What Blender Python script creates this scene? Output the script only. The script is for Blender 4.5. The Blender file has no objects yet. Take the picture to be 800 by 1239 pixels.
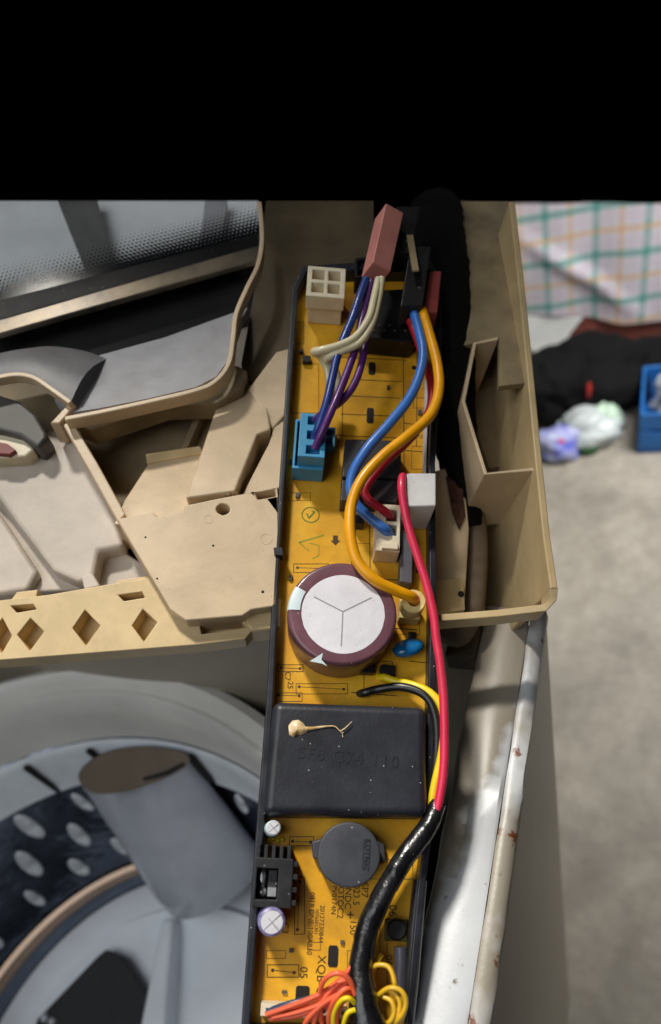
import bpy, bmesh, math, random
from mathutils import Vector, Matrix
random.seed(7)
scn = bpy.context.scene
COL = scn.collection

# ------------------------------------------------------------------ camera
F, CX, CY = 830.0, 400.0, 775.0            # focal length and principal point of the photo, in its pixels
CAMZ = 1.13                                 # metres above the concrete floor
def ray_c(x, y): return Vector(((x - CX) / F, -(y - CY) / F, -1.0))
ez = -ray_c(700, 1400).normalized()         # plumb line of the place as the photo shows it
ey = ray_c(838, -535); ey = (ey - ez * ey.dot(ez)).normalized()   # the cabinet's long edge
ex = ey.cross(ez)
CAM = Vector((0, 0, CAMZ))
def to_world(v): return Vector((ex.dot(v), ey.dot(v), ez.dot(v)))
cam_d = bpy.data.cameras.new('camera'); cam = bpy.data.objects.new('camera', cam_d); COL.objects.link(cam)
cam_d.sensor_fit = 'HORIZONTAL'; cam_d.sensor_width = 36.0; cam_d.lens = 36.0 * F / 800.0
cam_d.shift_y = (CY - 619.5) / 800.0
cam_d.clip_start = 0.01; cam_d.clip_end = 50
cx_, cy_, cz_ = (to_world(Vector(v)) for v in ((1, 0, 0), (0, 1, 0), (0, 0, 1)))
cam.matrix_world = Matrix.Translation(CAM) @ Matrix((cx_, cy_, cz_)).transposed().to_4x4()
cam_d.dof.use_dof = True; cam_d.dof.focus_distance = 0.222; cam_d.dof.aperture_fstop = 14
scn.camera = cam

# ------------------------------------------------------------------ frames: real planes in the place
class Frame:
    def __init__(s, origin, x, y, z):
        s.o, s.x, s.y, s.z = origin, x, y, z
        s.m = Matrix.Translation(origin) @ Matrix((x, y, z)).transposed().to_4x4()
    def px(s, x, y, h=0.0):                 # where the sight line meets the plane h metres above this one (local)
        r = to_world(ray_c(x, y)); t = ((s.o - CAM).dot(s.z) + h) / r.dot(s.z)
        q = CAM + r * t - s.o
        return Vector((q.dot(s.x), q.dot(s.y), h))
    def loc(s, v): return s.m @ Vector(v)
nm = Vector((.06, .331, 1)).normalized()
el = Vector((.05, 1, -.334)); el = (el - nm * el.dot(nm)).normalized(); ew = el.cross(nm)
MOD = Frame(CAM + to_world(ray_c(414, 760) * .232), to_world(ew), to_world(el), to_world(nm))   # circuit board
FLR = Frame(Vector((0, 0, 0)), Vector((1, 0, 0)), Vector((0, 1, 0)), Vector((0, 0, 1)))
def wall_frame(y): return Frame(Vector((0, y, 0)), Vector((1, 0, 0)), Vector((0, 0, 1)), Vector((0, -1, 0)))

# ------------------------------------------------------------------ world and lamps
w = bpy.data.worlds.new('World'); scn.world = w; w.use_nodes = True
bg = w.node_tree.nodes['Background']; bg.inputs[0].default_value = (0, 0, 0, 1); bg.inputs[1].default_value = 0
def area(name, pos, target, size, power, col, sy=None):
    l = bpy.data.lights.new(name, 'AREA'); l.energy = power; l.color = col
    l.shape = 'RECTANGLE' if sy else 'SQUARE'; l.size = size
    if sy: l.size_y = sy
    o = bpy.data.objects.new(name, l); COL.objects.link(o)
    d = (Vector(target) - Vector(pos)).normalized()
    o.matrix_world = Matrix.Translation(Vector(pos)) @ d.to_track_quat('-Z', 'Y').to_matrix().to_4x4()
    return o
key_dir = Vector((-.38, .64, .65)).normalized()
sl = bpy.data.lights.new('key_spot', 'SPOT'); sl.energy = 98; sl.color = (1, .95, .86); sl.spot_size = math.radians(24); sl.spot_blend = .45; sl.shadow_soft_size = .09  # unseen key spot; its cone edge keeps the board's top end dim
so = bpy.data.objects.new('key_spot', sl); COL.objects.link(so)
kp = MOD.loc(key_dir * 1.4); kd = (MOD.loc(Vector((0, -.32, 0))) - kp).normalized()
so.matrix_world = Matrix.Translation(kp) @ kd.to_track_quat('-Z', 'Y').to_matrix().to_4x4()
area('overhead_fill', (-.35, -.55, 2.1), (-.1, .2, .9), 1.1, 9.0, (.94, .97, 1), 1.1)  # soft fill added overhead, out of view
area('background_fill', (.45, 1.2, 1.32), (.22, 1.70, .25), .7, 34, (1, .985, .96))  # unseen lamp added to brighten the cloth and floor
scn.view_settings.view_transform = 'Standard'; scn.view_settings.look = 'None'
scn.view_settings.exposure = 0.0; scn.view_settings.gamma = 1.0; scn.view_settings.use_curve_mapping = False
scn.cycles.max_bounces = 6; scn.cycles.use_denoising = True

# ------------------------------------------------------------------ materials
def lin(c): return tuple(((v / 255) / 12.92 if v / 255 <= .04045 else ((v / 255 + .055) / 1.055) ** 2.4) for v in c) + (1,)
MATS = {}
def mat(name, rgb, rough=.5, var=.12, scale=120, metal=0.0, bump=.0, bscale=600, rgb2=None, specks=0, coat=0.0, spec=.5, grime=0, speck_rgb=(200, 200, 190), speck_scale=800):
    m = bpy.data.materials.new(name); m.use_nodes = True; nt = m.node_tree; N, L = nt.nodes, nt.links
    p = N['Principled BSDF']; p.inputs['Metallic'].default_value = metal
    p.inputs['Specular IOR Level'].default_value = spec
    if coat: p.inputs['Coat Weight'].default_value = coat; p.inputs['Coat Roughness'].default_value = .12
    tc = N.new('ShaderNodeTexCoord')
    nz = N.new('ShaderNodeTexNoise'); nz.inputs['Scale'].default_value = scale; nz.inputs['Detail'].default_value = 6; nz.inputs['Roughness'].default_value = .62
    L.new(tc.outputs['Object'], nz.inputs['Vector'])
    c = lin(rgb); c2 = lin(rgb2) if rgb2 else tuple(v * (1 - 2.2 * var) for v in c[:3]) + (1,)
    rp = N.new('ShaderNodeValToRGB'); rp.color_ramp.elements[0].position = .34; rp.color_ramp.elements[1].position = .66
    rp.color_ramp.elements[0].color = c2; rp.color_ramp.elements[1].color = tuple(min(1, v * (1 + var * .5)) for v in c[:3]) + (1,)
    L.new(nz.outputs['Fac'], rp.inputs['Fac']); out = rp.outputs['Color']
    if specks:
        vo = N.new('ShaderNodeTexVoronoi'); vo.inputs['Scale'].default_value = speck_scale; L.new(tc.outputs['Object'], vo.inputs['Vector'])
        s1 = N.new('ShaderNodeMath'); s1.operation = 'LESS_THAN'; s1.inputs[1].default_value = .13; L.new(vo.outputs['Distance'], s1.inputs[0])
        sp = N.new('ShaderNodeSeparateColor'); L.new(vo.outputs['Color'], sp.inputs['Color'])
        s2 = N.new('ShaderNodeMath'); s2.operation = 'LESS_THAN'; s2.inputs[1].default_value = specks; L.new(sp.outputs['Red'], s2.inputs[0])
        s3 = N.new('ShaderNodeMath'); s3.operation = 'MULTIPLY'; L.new(s1.outputs[0], s3.inputs[0]); L.new(s2.outputs[0], s3.inputs[1])
        mx = N.new('ShaderNodeMix'); mx.data_type = 'RGBA'; L.new(s3.outputs[0], mx.inputs['Factor'])
        L.new(out, mx.inputs['A']); mx.inputs['B'].default_value = lin(speck_rgb); out = mx.outputs['Result']
    if grime:
        g = N.new('ShaderNodeTexNoise'); g.inputs['Scale'].default_value = 27; g.inputs['Detail'].default_value = 9; g.inputs['Roughness'].default_value = .72; g.inputs['Distortion'].default_value = .6
        L.new(tc.outputs['Object'], g.inputs['Vector'])
        gr = N.new('ShaderNodeMapRange'); gr.inputs['From Min'].default_value = .46; gr.inputs['From Max'].default_value = .72; gr.inputs['To Max'].default_value = grime; L.new(g.outputs['Fac'], gr.inputs['Value'])
        gx = N.new('ShaderNodeMix'); gx.data_type = 'RGBA'; L.new(gr.outputs['Result'], gx.inputs['Factor']); L.new(out, gx.inputs['A']); gx.inputs['B'].default_value = lin((92, 76, 54)); out = gx.outputs['Result']
    L.new(out, p.inputs['Base Color'])
    mr = N.new('ShaderNodeMapRange'); mr.inputs['To Min'].default_value = max(.02, rough - .1); mr.inputs['To Max'].default_value = min(1, rough + .12)
    L.new(nz.outputs['Fac'], mr.inputs['Value']); L.new(mr.outputs['Result'], p.inputs['Roughness'])
    if bump:
        n2 = N.new('ShaderNodeTexNoise'); n2.inputs['Scale'].default_value = bscale; n2.inputs['Detail'].default_value = 4; L.new(tc.outputs['Object'], n2.inputs['Vector'])
        b = N.new('ShaderNodeBump'); b.inputs['Strength'].default_value = bump; b.inputs['Distance'].default_value = .0006
        L.new(n2.outputs['Fac'], b.inputs['Height']); L.new(b.outputs['Normal'], p.inputs['Normal'])
    MATS[name] = m
    return m
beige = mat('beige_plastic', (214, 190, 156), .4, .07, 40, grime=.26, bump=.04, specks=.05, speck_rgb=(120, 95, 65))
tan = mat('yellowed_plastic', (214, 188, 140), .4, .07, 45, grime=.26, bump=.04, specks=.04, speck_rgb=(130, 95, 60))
brown_beige = mat('brown_beige_plastic', (150, 132, 100), .6, .2, 45, bump=.15)  # darker brown copy of the beige, for floors, ribs and recessed faces
shaded_beige = mat('shaded_beige_plastic', (92, 79, 56), .65, .2, 45, bump=.15, grime=.5)  # same beige plastic, with shade painted in as a darker colour
pale = mat('pale_plastic', (206, 194, 180), .5, .08, 50, grime=.16, bump=.1)
greyp = mat('grey_plastic', (168, 168, 172), .42, .08, 60, grime=.3)
dgrey = mat('dark_grey_plastic', (84, 82, 78), .5, .15, 80)
black = mat('black_plastic', (22, 22, 24), .45, .2, 120, specks=.06)
trayb = mat('tray_plastic', (38, 40, 48), .38, .2, 140, specks=.10)
blackr = mat('matte_black', (16, 16, 17), .7, .2, 60)
boxm = mat('module_case_plastic', (44, 46, 54), .40, .22, 45, specks=.05, bump=.12, bscale=900)
buzm = mat('buzzer_plastic', (66, 68, 76), .5, .12, 150, specks=.08)
relaym = mat('relay_plastic', (52, 51, 55), .45, .12, 120, specks=.04)
pcb = mat('circuit_board_resin', (246, 190, 44), .36, .10, 30, rgb2=(214, 146, 30), specks=.05, speck_rgb=(240, 220, 150), coat=.3, grime=.42)
ink = mat('printed_ink', (74, 50, 12), .6, .1, 300)
green = mat('green_ink', (36, 120, 40), .6, .1, 300)
slotm = mat('slot_dark', (24, 18, 12), .7, .1, 200)
cream = mat('cream_nylon', (232, 220, 192), .42, .06, 150)
white = mat('white_nylon', (226, 224, 222), .42, .05, 150, specks=.05, speck_rgb=(150, 140, 120))
yelnyl = mat('yellowed_nylon', (232, 210, 142), .42, .08, 150)
blueny = mat('blue_nylon', (66, 152, 196), .4, .08, 150)
pinkny = mat('salmon_nylon', (214, 140, 130), .45, .06, 120)
redny = mat('dark_red_nylon', (130, 52, 48), .5, .1, 120)
sleeve = mat('maroon_sleeve', (112, 74, 84), .32, .08, 130, specks=.05, coat=.2)
foil = mat('can_aluminium', (226, 224, 230), .5, .04, 90, metal=.15, specks=.08, speck_rgb=(160, 158, 165), bump=.3, bscale=170)
groove = mat('score_line', (150, 146, 150), .5, .05, 100)
palestripe = mat('sleeve_stripe', (206, 222, 226), .4, .05, 100)
purplesl = mat('violet_sleeve', (150, 146, 190), .35, .2, 500, rgb2=(70, 62, 110))
bluecer = mat('blue_ceramic', (20, 108, 168), .22, .1, 200, coat=.5)
alu = mat('aluminium', (200, 202, 206), .3, .1, 200, metal=.8)
hsink = mat('black_heatsink', (34, 34, 37), .45, .2, 200, specks=.12)
glue = mat('dried_glue', (236, 216, 180), .35, .12, 300, rgb2=(190, 150, 90), coat=.3)
tape = mat('black_tape', (26, 26, 30), .26, .25, 160, bump=1.0, bscale=210, specks=.02, speck_scale=700, spec=.8)
fabric_tape = mat('black_cloth_tape', (12, 12, 11), .9, .25, 150, spec=.15, bump=.4, bscale=700)
dustcab = mat('dusty_cable', (116, 100, 80), .7, .2, 90)
def wm(n, c, **k): return mat(n, c, .36, .06, 160, coat=.12, grime=.16, **k)
w_yel = wm('amber_insulation', (250, 172, 10)); w_blue = wm('blue_insulation', (58, 120, 206)); w_dblue = wm('navy_insulation', (34, 62, 140))
w_pur = wm('purple_insulation', (92, 44, 116)); w_crm = wm('cream_insulation', (232, 220, 180)); w_red = wm('red_insulation', (178, 28, 46))
w_pink = wm('pinkish_red_insulation', (226, 48, 84)); w_lemon = wm('lemon_insulation', (244, 214, 20)); w_blk = wm('black_insulation', (24, 24, 26))
w_org = wm('orange_insulation', (250, 108, 70)); w_steel = wm('slate_insulation', (40, 66, 96)); w_gold = wm('gold_insulation', (226, 178, 34))
steelp = mat('stainless_drum', (112, 120, 134), .2, .1, 30, metal=1.0, bump=1.0, bscale=11)
MATS['stainless_drum'].node_tree.nodes['Bump'].inputs['Distance'].default_value = .006
tubm = mat('tub_plastic', (214, 212, 206), .4, .06, 20)
darkpl = mat('dark_pulsator_plastic', (30, 32, 36), .45, .2, 60)
filterm = mat('lint_filter_plastic', (170, 175, 184), .2, .06, 14, coat=.5)
filtert = mat('lint_filter_lens', (112, 100, 88), .16, .06, 40, coat=.4)
goldm = mat('balance_band', (176, 150, 128), .3, .08, 40, metal=.5)

# cabinet paint: white enamel, a grimy film with shade painted in towards the back of the top, rust by the seam
def cabinet_mat(name, rust_amount, film, shade_line=False):
    m = bpy.data.materials.new(name); m.use_nodes = True; nt = m.node_tree; N, L = nt.nodes, nt.links
    p = N['Principled BSDF']; p.inputs['Roughness'].default_value = .38
    tc = N.new('ShaderNodeTexCoord')
    def noise(s, d=6):
        n = N.new('ShaderNodeTexNoise'); n.inputs['Scale'].default_value = s; n.inputs['Detail'].default_value = d; n.inputs['Roughness'].default_value = .65
        L.new(tc.outputs['Object'], n.inputs['Vector']); return n.outputs['Fac']
    def step(v, a, b):
        r = N.new('ShaderNodeMapRange'); r.inputs['From Min'].default_value = a; r.inputs['From Max'].default_value = b; L.new(v, r.inputs['Value']); return r.outputs['Result']
    def mix(f, a, b):
        x = N.new('ShaderNodeMix'); x.data_type = 'RGBA'; L.new(f, x.inputs['Factor'])
        if isinstance(a, tuple): x.inputs['A'].default_value = a
        else: L.new(a, x.inputs['A'])
        x.inputs['B'].default_value = b; return x.outputs['Result']
    c = mix(step(noise(30), .35, .75), lin((212, 215, 220)), lin((196, 198, 200)))
    f = step(noise(9, 5), film[0], film[1])
    if shade_line:                                # film and painted shade stop along a slanting, ragged line
        sx = N.new('ShaderNodeSeparateXYZ'); L.new(tc.outputs['Object'], sx.inputs[0])
        def mth(op, a, b):
            n = N.new('ShaderNodeMath'); n.operation = op
            for i, v in enumerate((a, b)):
                if isinstance(v, float): n.inputs[i].default_value = v
                else: L.new(v, n.inputs[i])
            return n.outputs[0]
        e = mth('SUBTRACT', mth('SUBTRACT', sx.outputs['Y'], .108), mth('MULTIPLY', mth('SUBTRACT', sx.outputs['X'], .236), 4.6))
        f = step(mth('ADD', e, mth('MULTIPLY', mth('SUBTRACT', noise(55, 3), .5), .10)), -.009, .009)
    c = mix(f, c, lin((152, 144, 130)))
    c = mix(step(noise(140, 3), .66, .72), c, lin((120, 110, 98)))
    c = mix(step(noise(85, 7), rust_amount, rust_amount + .05), c, lin((112, 62, 34)))
    L.new(c, p.inputs['Base Color'])
    b = N.new('ShaderNodeBump'); b.inputs['Strength'].default_value = .15; b.inputs['Distance'].default_value = .0005
    L.new(noise(500, 3), b.inputs['Height']); L.new(b.outputs['Normal'], p.inputs['Normal'])
    return m
cab_top = cabinet_mat('enamel_top', .68, (.46, .50), True); cab_edge = cabinet_mat('rusty_seam', .60, (.5, .6)); cab_side = cabinet_mat('grimy_enamel_side', .72, (.0, .35))

def floor_mat():
    m = mat('concrete', (168, 161, 149), .7, .15, 6, bump=.1, bscale=90, specks=0)
    nt = m.node_tree; N, L = nt.nodes, nt.links; p = N['Principled BSDF']
    tc = N.new('ShaderNodeTexCoord'); n = N.new('ShaderNodeTexNoise'); n.inputs['Scale'].default_value = 28; n.inputs['Detail'].default_value = 8; n.inputs['Roughness'].default_value = .7
    L.new(tc.outputs['Object'], n.inputs['Vector'])
    r = N.new('ShaderNodeValToRGB'); r.color_ramp.elements[0].position = .3; r.color_ramp.elements[1].position = .7
    r.color_ramp.elements[0].color = (.72, .70, .67, 1); r.color_ramp.elements[1].color = (1.06, 1.06, 1.05, 1); L.new(n.outputs['Fac'], r.inputs['Fac'])
    x = N.new('ShaderNodeMix'); x.data_type = 'RGBA'; x.blend_type = 'MULTIPLY'; x.inputs['Factor'].default_value = 1
    src = p.inputs['Base Color'].links[0].from_socket; L.new(src, x.inputs['A']); L.new(r.outputs['Color'], x.inputs['B']); L.new(x.outputs['Result'], p.inputs['Base Color'])
    return m
concrete = floor_mat()

def plaid_mat():
    m = bpy.data.materials.new('checked_cotton'); m.use_nodes = True; nt = m.node_tree; N, L = nt.nodes, nt.links
    p = N['Principled BSDF']; p.inputs['Roughness'].default_value = .85
    at = N.new('ShaderNodeUVMap'); at.uv_map = 'cloth'; sx = N.new('ShaderNodeSeparateXYZ'); L.new(at.outputs['UV'], sx.inputs[0])
    def band(sock, per, off, wd, soft=.012):
        a = N.new('ShaderNodeMath'); a.operation = 'ADD'; a.inputs[1].default_value = off; L.new(sock, a.inputs[0])
        q = N.new('ShaderNodeMath'); q.operation = 'PINGPONG'; q.inputs[1].default_value = per / 2; L.new(a.outputs[0], q.inputs[0])
        r = N.new('ShaderNodeMapRange'); r.inputs['From Min'].default_value = wd + soft; r.inputs['From Max'].default_value = wd; L.new(q.outputs[0], r.inputs['Value']); return r.outputs['Result']
    col = None
    def over(prev, f, c, k):
        g = N.new('ShaderNodeMath'); g.operation = 'MULTIPLY'; g.inputs[1].default_value = k; L.new(f, g.inputs[0])
        x = N.new('ShaderNodeMix'); x.data_type = 'RGBA'; L.new(g.outputs[0], x.inputs['Factor'])
        if isinstance(prev, tuple): x.inputs['A'].default_value = prev
        else: L.new(prev, x.inputs['A'])
        x.inputs['B'].default_value = lin(c); return x.outputs['Result']
    u, v = sx.outputs['X'], sx.outputs['Y']
    P = .110
    c = lin((248, 249, 253))
    for s, o in ((u, 0), (v, 0)):
        c = over(c, band(s, P / 2, o + P / 4, .010, .006), (236, 218, 236), .35)
        c = over(c, band(s, P, o, .006, .004), (76, 176, 168), .66)
        c = over(c, band(s, P, o + P / 2, .005, .004), (246, 200, 150), .55)
    L.new(c, p.inputs['Base Color'])
    return m
plaid = plaid_mat()

def frit_glass():
    m = bpy.data.materials.new('dotted_lid_glass'); m.use_nodes = True; nt = m.node_tree; N, L = nt.nodes, nt.links
    p = N['Principled BSDF']; p.inputs['Roughness'].default_value = .12
    uv = N.new('ShaderNodeUVMap'); uv.uv_map = 'frit'; s = N.new('ShaderNodeSeparateXYZ'); L.new(uv.outputs['UV'], s.inputs[0])
    def M(op, a, b=None):
        n = N.new('ShaderNodeMath'); n.operation = op
        for i, v in enumerate((a, b)):
            if v is None: continue
            if isinstance(v, (int, float)): n.inputs[i].default_value = v
            else: L.new(v, n.inputs[i])
        return n.outputs[0]
    P = .0019
    row = M('FLOOR', M('DIVIDE', s.outputs['Y'], P))
    xs = M('ADD', M('DIVIDE', s.outputs['X'], P), M('MULTIPLY', row, .5))
    fx = M('SUBTRACT', M('FRACT', xs), .5); fy = M('SUBTRACT', M('FRACT', M('DIVIDE', s.outputs['Y'], P)), .5)
    d = M('SQRT', M('ADD', M('MULTIPLY', fx, fx), M('MULTIPLY', fy, fy)))
    edge = N.new('ShaderNodeMapRange'); edge.inputs['From Min'].default_value = .0; edge.inputs['From Max'].default_value = .022
    edge.inputs['To Min'].default_value = .62; edge.inputs['To Max'].default_value = .0; L.new(s.outputs['Y'], edge.inputs['Value'])
    dot = M('LESS_THAN', d, edge.outputs['Result'])
    x = N.new('ShaderNodeMix'); x.data_type = 'RGBA'; L.new(dot, x.inputs['Factor']); x.inputs['A'].default_value = lin((205, 212, 212)); x.inputs['B'].default_value = lin((22, 24, 26))
    L.new(x.outputs['Result'], p.inputs['Base Color'])
    a = N.new('ShaderNodeMapRange'); a.inputs['To Min'].default_value = .07; a.inputs['To Max'].default_value = 1; L.new(dot, a.inputs['Value']); L.new(a.outputs['Result'], p.inputs['Alpha'])
    return m
frit = frit_glass()

# ------------------------------------------------------------------ mesh helpers
def mesh_obj(name, bm, m, parent=None, matrix=None, smooth=40, bevel=0.0, seg=2, org=None):
    if org is not None: bmesh.ops.translate(bm, verts=bm.verts, vec=-Vector(org))
    bmesh.ops.recalc_face_normals(bm, faces=bm.faces)
    me = bpy.data.meshes.new(name); bm.to_mesh(me); bm.free()
    for p in me.polygons: p.use_smooth = True
    me.set_sharp_from_angle(angle=math.radians(smooth))
    me.materials.append(m)
    o = bpy.data.objects.new(name, me); COL.objects.link(o)
    if parent is not None: o.parent = parent
    elif matrix is not None: o.matrix_world = matrix
    if bevel:
        b = o.modifiers.new('edge', 'BEVEL'); b.width = bevel; b.segments = seg; b.limit_method = 'ANGLE'; b.angle_limit = math.radians(40); b.harden_normals = True
    return o
class Thing:
    def __init__(s, name, label, cat, frame, org=(0, 0, 0), group=None):
        s.fr, s.org = frame, Vector(org)
        s.e = bpy.data.objects.new(name, None); COL.objects.link(s.e); s.e.empty_display_size = .01
        s.e.matrix_world = frame.m @ Matrix.Translation(s.org)
        s.e['label'] = label; s.e['category'] = cat
        if group: s.e['group'] = group
    def part(s, name, bm, m, under=None, label=None, **k):
        o = mesh_obj(name, bm, m, under or s.e, org=s.org, **k)
        if label: o['label'] = label
        return o
def single(name, label, cat, bm, m, frame, group=None, kind=None, **k):
    c = Vector((0, 0, 0))
    if bm.verts:
        c = sum((v.co for v in bm.verts), Vector()) / len(bm.verts)
    bmesh.ops.translate(bm, verts=bm.verts, vec=-c)
    o = mesh_obj(name, bm, m, None, frame.m @ Matrix.Translation(c), **k)
    if label: o['label'] = label
    if cat: o['category'] = cat
    if group: o['group'] = group
    if kind: o['kind'] = kind
    return o
def add_prism(bm, top, dz, base=None):
    """top: list of Vectors (local, may differ in height); extruded dz down the frame's normal, or lofted to base"""
    n = len(top)
    t = [bm.verts.new(v) for v in top]
    b = [bm.verts.new(v) for v in (base or [Vector((v.x, v.y, v.z - dz)) for v in top])]
    bm.faces.new(t); bm.faces.new(b[::-1])
    for i in range(n): bm.faces.new((t[i], b[i], b[(i + 1) % n], t[(i + 1) % n]))
    return bm
def prism(top, dz): return add_prism(bmesh.new(), top, dz)
def pp(fr, pts, h): return [fr.px(p[0], p[1], (p[2] if len(p) > 2 else h)) for p in pts]
def holed(outer, holes, dz, depth):
    bm = bmesh.new(); edges = []
    def loop(pts):
        v = [bm.verts.new(p) for p in pts]; e = [bm.edges.new((v[i], v[(i + 1) % len(v)])) for i in range(len(v))]; edges.extend(e); return v
    o = loop(outer); hs = [loop(h) for h in holes]
    bmesh.ops.triangle_fill(bm, use_beauty=True, edges=edges)
    ob = [bm.verts.new(v.co - Vector((0, 0, dz))) for v in o]
    for i in range(len(o)): j = (i + 1) % len(o); bm.faces.new((o[i], ob[i], ob[j], o[j]))
    bm.faces.new(ob)
    for h in hs:
        hb = [bm.verts.new(v.co - Vector((0, 0, depth))) for v in h]
        for i in range(len(h)): j = (i + 1) % len(h); bm.faces.new((h[i], hb[i], hb[j], h[j]))
        bm.faces.new(hb)
    return bm
def ring(outer, inner, dz):
    bm = bmesh.new(); n = len(outer)
    o = [bm.verts.new(v) for v in outer]; i_ = [bm.verts.new(v) for v in inner]
    ob = [bm.verts.new(v - Vector((0, 0, dz))) for v in outer]; ib = [bm.verts.new(v - Vector((0, 0, dz))) for v in inner]
    for k in range(n):
        j = (k + 1) % n
        bm.faces.new((o[k], o[j], i_[j], i_[k])); bm.faces.new((o[k], ob[k], ob[j], o[j])); bm.faces.new((i_[k], i_[j], ib[j], ib[k])); bm.faces.new((ob[k], ib[k], ib[j], ob[j]))
    return bm
def ribbon(path, wd, dz):
    """a lip that follows a path of local points: wd wide in the plane, dz deep"""
    bm = bmesh.new(); rows = []
    for i, p in enumerate(path):
        a = path[max(0, i - 1)]; b = path[min(len(path) - 1, i + 1)]; t = (b - a); s = Vector((-t.y, t.x, 0)).normalized() * wd / 2
        d = Vector((0, 0, dz)); rows.append([bm.verts.new(v) for v in (p - s, p + s, p + s - d, p - s - d)])
    for i in range(len(rows) - 1):
        for k in range(4): bm.faces.new((rows[i][k], rows[i][(k + 1) % 4], rows[i + 1][(k + 1) % 4], rows[i + 1][k]))
    bm.faces.new(rows[0]); bm.faces.new(rows[-1][::-1]); return bm
def smooth_path(P, n=8, rad=None):
    P = [Vector(p) for p in P]; Q = [P[0] * 2 - P[1]] + P + [P[-1] * 2 - P[-2]]; out = []; rr = []
    for i in range(1, len(Q) - 2):
        p0, p1, p2, p3 = Q[i - 1:i + 3]
        for k in range(n):
            t = k / n
            out.append(.5 * ((2 * p1) + (p2 - p0) * t + (2 * p0 - 5 * p1 + 4 * p2 - p3) * t * t + (3 * p1 - p0 - 3 * p2 + p3) * t ** 3))
            if rad: rr.append(rad[i - 1] * (1 - t) + rad[i] * t)
    out.append(P[-1]); rr.append(rad[-1] if rad else 0)
    return out, rr
def add_tube(bm, P, r, n=10, sub=8, wob=0.0, wrap=False):
    rad = (list(r) + [r[-1]] * len(P))[:len(P)] if isinstance(r, (list, tuple)) else [r] * len(P)
    pts, rr = smooth_path(P, sub, rad)
    up = None; rows = []; run = 0.0
    for i, p in enumerate(pts):
        if i: run += (p - pts[i - 1]).length
        t = (pts[min(i + 1, len(pts) - 1)] - pts[max(i - 1, 0)]).normalized()
        if up is None: up = t.orthogonal().normalized()
        up = (up - t * up.dot(t)).normalized(); sd = t.cross(up)
        q = 1 + (random.uniform(-wob, wob) if wob else 0)
        rows.append([bm.verts.new(p + (up * math.cos(a) + sd * math.sin(a)) * rr[i] * q * (1 + (random.uniform(-wob, wob) * .6 if wob else 0)) * ((1 + .07 * ((run / .011 + a / (2 * math.pi)) % 1.0) + .03 * math.sin(2 * a + run * 230) + .015 * math.sin(3 * a - run * 500)) if wrap else 1)) for a in (2 * math.pi * k / n for k in range(n))])
    for i in range(len(rows) - 1):
        for k in range(n): bm.faces.new((rows[i][k], rows[i][(k + 1) % n], rows[i + 1][(k + 1) % n], rows[i + 1][k]))
    bm.faces.new(rows[0][::-1]); bm.faces.new(rows[-1]); return bm
def tube(P, r, **k): return add_tube(bmesh.new(), P, r, **k)
def add_lathe(bm, c, prof, n=48, axis=None):
    c = Vector(c); rows = []
    R = axis.to_track_quat('Z', 'Y').to_matrix() if axis else Matrix.Identity(3)
    for r, z in prof:
        if r < 1e-7: rows.append([bm.verts.new(c + R @ Vector((0, 0, z)))])
        else: rows.append([bm.verts.new(c + R @ Vector((r * math.cos(a), r * math.sin(a), z))) for a in (2 * math.pi * k / n for k in range(n))])
    for a, b in zip(rows, rows[1:]):
        for k in range(n):
            j = (k + 1) % n
            if len(a) == 1 and len(b) == 1: break
            if len(a) == 1: bm.faces.new((a[0], b[k], b[j]))
            elif len(b) == 1: bm.faces.new((a[k], b[0], a[j]))
            else: bm.faces.new((a[k], b[k], b[j], a[j]))
    return bm
def lathe(c, prof, n=48, axis=None): return add_lathe(bmesh.new(), c, prof, n, axis)
def add_box(bm, lo, hi):
    x0, y0, z0 = lo; x1, y1, z1 = hi
    return add_prism(bm, [Vector((x0, y0, z1)), Vector((x1, y0, z1)), Vector((x1, y1, z1)), Vector((x0, y1, z1))], z1 - z0)
def box(lo, hi): return add_box(bmesh.new(), lo, hi)
def grid_block(xs, ys, z1, z0, holes, depth):
    """block on grid lines xs, ys; cells in holes sink by depth"""
    bm = bmesh.new(); V = {}
    def v(i, j, z):
        k = (i, j, round(z, 7))
        if k not in V: V[k] = bm.verts.new((xs[i], ys[j], z))
        return V[k]
    nx, ny = len(xs) - 1, len(ys) - 1
    for i in range(nx):
        for j in range(ny):
            if (i, j) in holes:
                zb = z1 - depth; c = [(i, j), (i + 1, j), (i + 1, j + 1), (i, j + 1)]
                for a in range(4):
                    p, q = c[a], c[(a + 1) % 4]; bm.faces.new((v(*p, z1), v(*q, z1), v(*q, zb), v(*p, zb)))
                bm.faces.new([v(*p, zb) for p in c])
            else: bm.faces.new((v(i, j, z1), v(i + 1, j, z1), v(i + 1, j + 1, z1), v(i, j + 1, z1)))
    for i in range(nx):
        for j in (0, ny): bm.faces.new((v(i, j, z1), v(i + 1, j, z1), v(i + 1, j, z0), v(i, j, z0)))
    for j in range(ny):
        for i in (0, nx): bm.faces.new((v(i, j, z1), v(i, j + 1, z1), v(i, j + 1, z0), v(i, j, z0)))
    bm.faces.new([bm.verts.new(p) for p in ((xs[0], ys[0], z0), (xs[-1], ys[0], z0), (xs[-1], ys[-1], z0), (xs[0], ys[-1], z0))])
    return bm
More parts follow.
